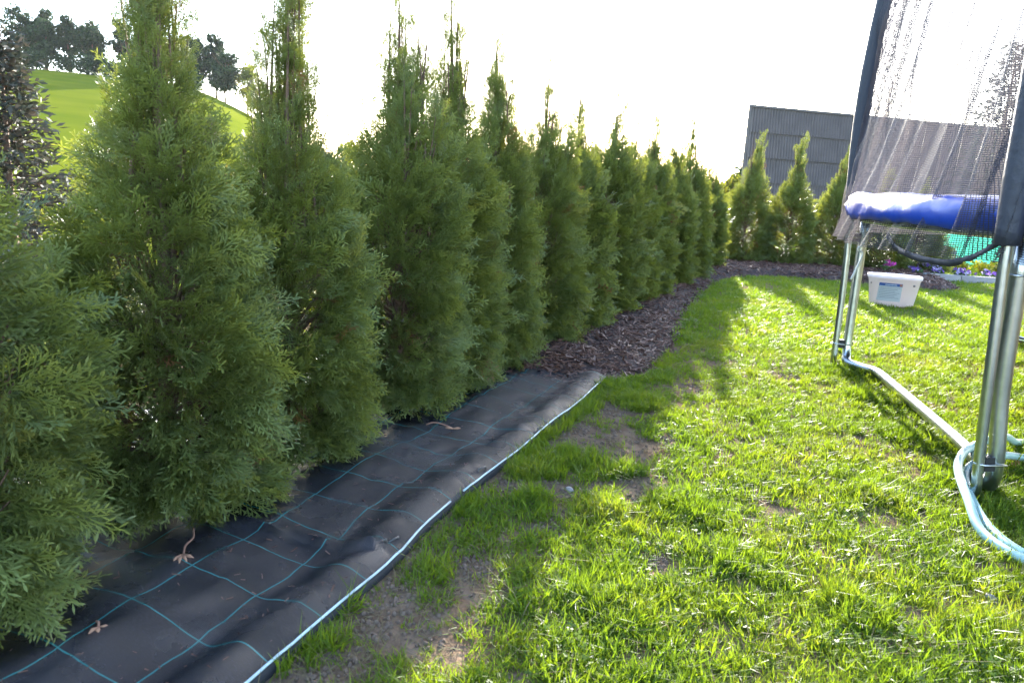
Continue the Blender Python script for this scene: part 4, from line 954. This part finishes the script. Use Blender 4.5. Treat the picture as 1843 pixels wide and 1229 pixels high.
# ---------------------------------------------------------------- litter on the fabric, pebbles
def twig(x, y, z, pts, leaves, label, rz):
    root = empty('dry_twig', (x, y, z), rz); tag(root, label, 'twig', None)
    MB().tube(catmull(pts, 4), .0028, 5).build('stem', MAT['twigdry'], root)
    mb = MB(); e = Vector(pts[-1])
    for a, l in leaves: mb.tube([e, e + Vector((math.cos(a), math.sin(a), .12)) * l * .6, e + Vector((math.cos(a + .1), math.sin(a + .1), .02)) * l], [.003, .0055, .0015], 5)
    mb.build('dry_leaves', plain('dry_leaf', (.38, .20, .12), .8), root)
twig(-.80, 1.80, .035, [(0, .12, .02), (.012, .08, .012), (.005, .04, .01), (.012, 0, .005)], [(-1.2, .045), (-1.9, .05), (-.7, .04), (-1.55, .055)], 'dry brown twig lying on the fabric before the second thuja', .1)
twig(-.27, 2.95, .035, [(-.05, .02, .004), (-.02, .02, .015), (.02, .01, .012), (.06, -.01, .004)], [(3.0, .03), (.2, .03)], 'reddish dry twig on the fabric under the fourth thuja', 0)
twig(-.84, 1.47, .035, [(0, .02, .006), (.01, .01, .01), (.015, 0, .004)], [(-1.2, .02), (-2, .025), (.3, .02)], 'small dry leaf scrap on the fabric near the picture corner', 0)
r = random.Random(4)
PEB = ['pale pebble on the bare soil beside the middle of the fabric edge', 'pale pebble by the near end of the mulch bed', 'pale pebble at the bottom edge right of centre', 'pale pebble in grass midway between fabric and hose', 'pale pebble close to the fabric edge near its staple', 'pale pebble nearest the hose', 'farthest pale pebble in the open lawn', 'pale pebble at the bottom edge near the centre']
for k, (x, y, s) in enumerate([(.22, 2.47, .014), (.70, 4.6, .022), (1.15, 1.35, .016), (1.3, 1.9, .015)]):
    bm = bmesh.new(); bmesh.ops.create_icosphere(bm, subdivisions=2, radius=s)
    for v in bm.verts: v.co = v.co * (1 + .9 * fbm(*(v.co * 45), k + 2)); v.co.z *= .6
    me = bpy.data.meshes.new('pebble'); bm.to_mesh(me); bm.free(); me.materials.append(MAT['pebble'])
    for pl in me.polygons: pl.use_smooth = True
    o = add('pebble', me, None, (x, y, s * .4)); tag(o, PEB[k], 'pebble', 'pebbles in the lawn')

# ---------------------------------------------------------------- air
V = []
for z in (-8, 62):
    for x, y in ((-760, -760), (760, -760), (760, 760), (-760, 760)): V.append((x, y, z))
hz = mk('haze', V, [(3, 2, 1, 0), (4, 5, 6, 7), (0, 1, 5, 4), (1, 2, 6, 5), (2, 3, 7, 6), (3, 0, 4, 7)], None)
hm = bpy.data.materials.new('haze_air'); hm.use_nodes = True; hm.node_tree.nodes.remove(hm.node_tree.nodes['Principled BSDF'])
pv = hm.node_tree.nodes.new('ShaderNodeVolumePrincipled'); pv.inputs['Color'].default_value = (.9, .93, 1, 1); pv.inputs['Density'].default_value = .00005; pv.inputs['Anisotropy'].default_value = .2
hm.node_tree.links.new(pv.outputs[0], hm.node_tree.nodes['Material Output'].inputs['Volume']); hz.data.materials.append(hm)
tag(hz, 'thin evening haze over the valley', None, None, 'stuff')
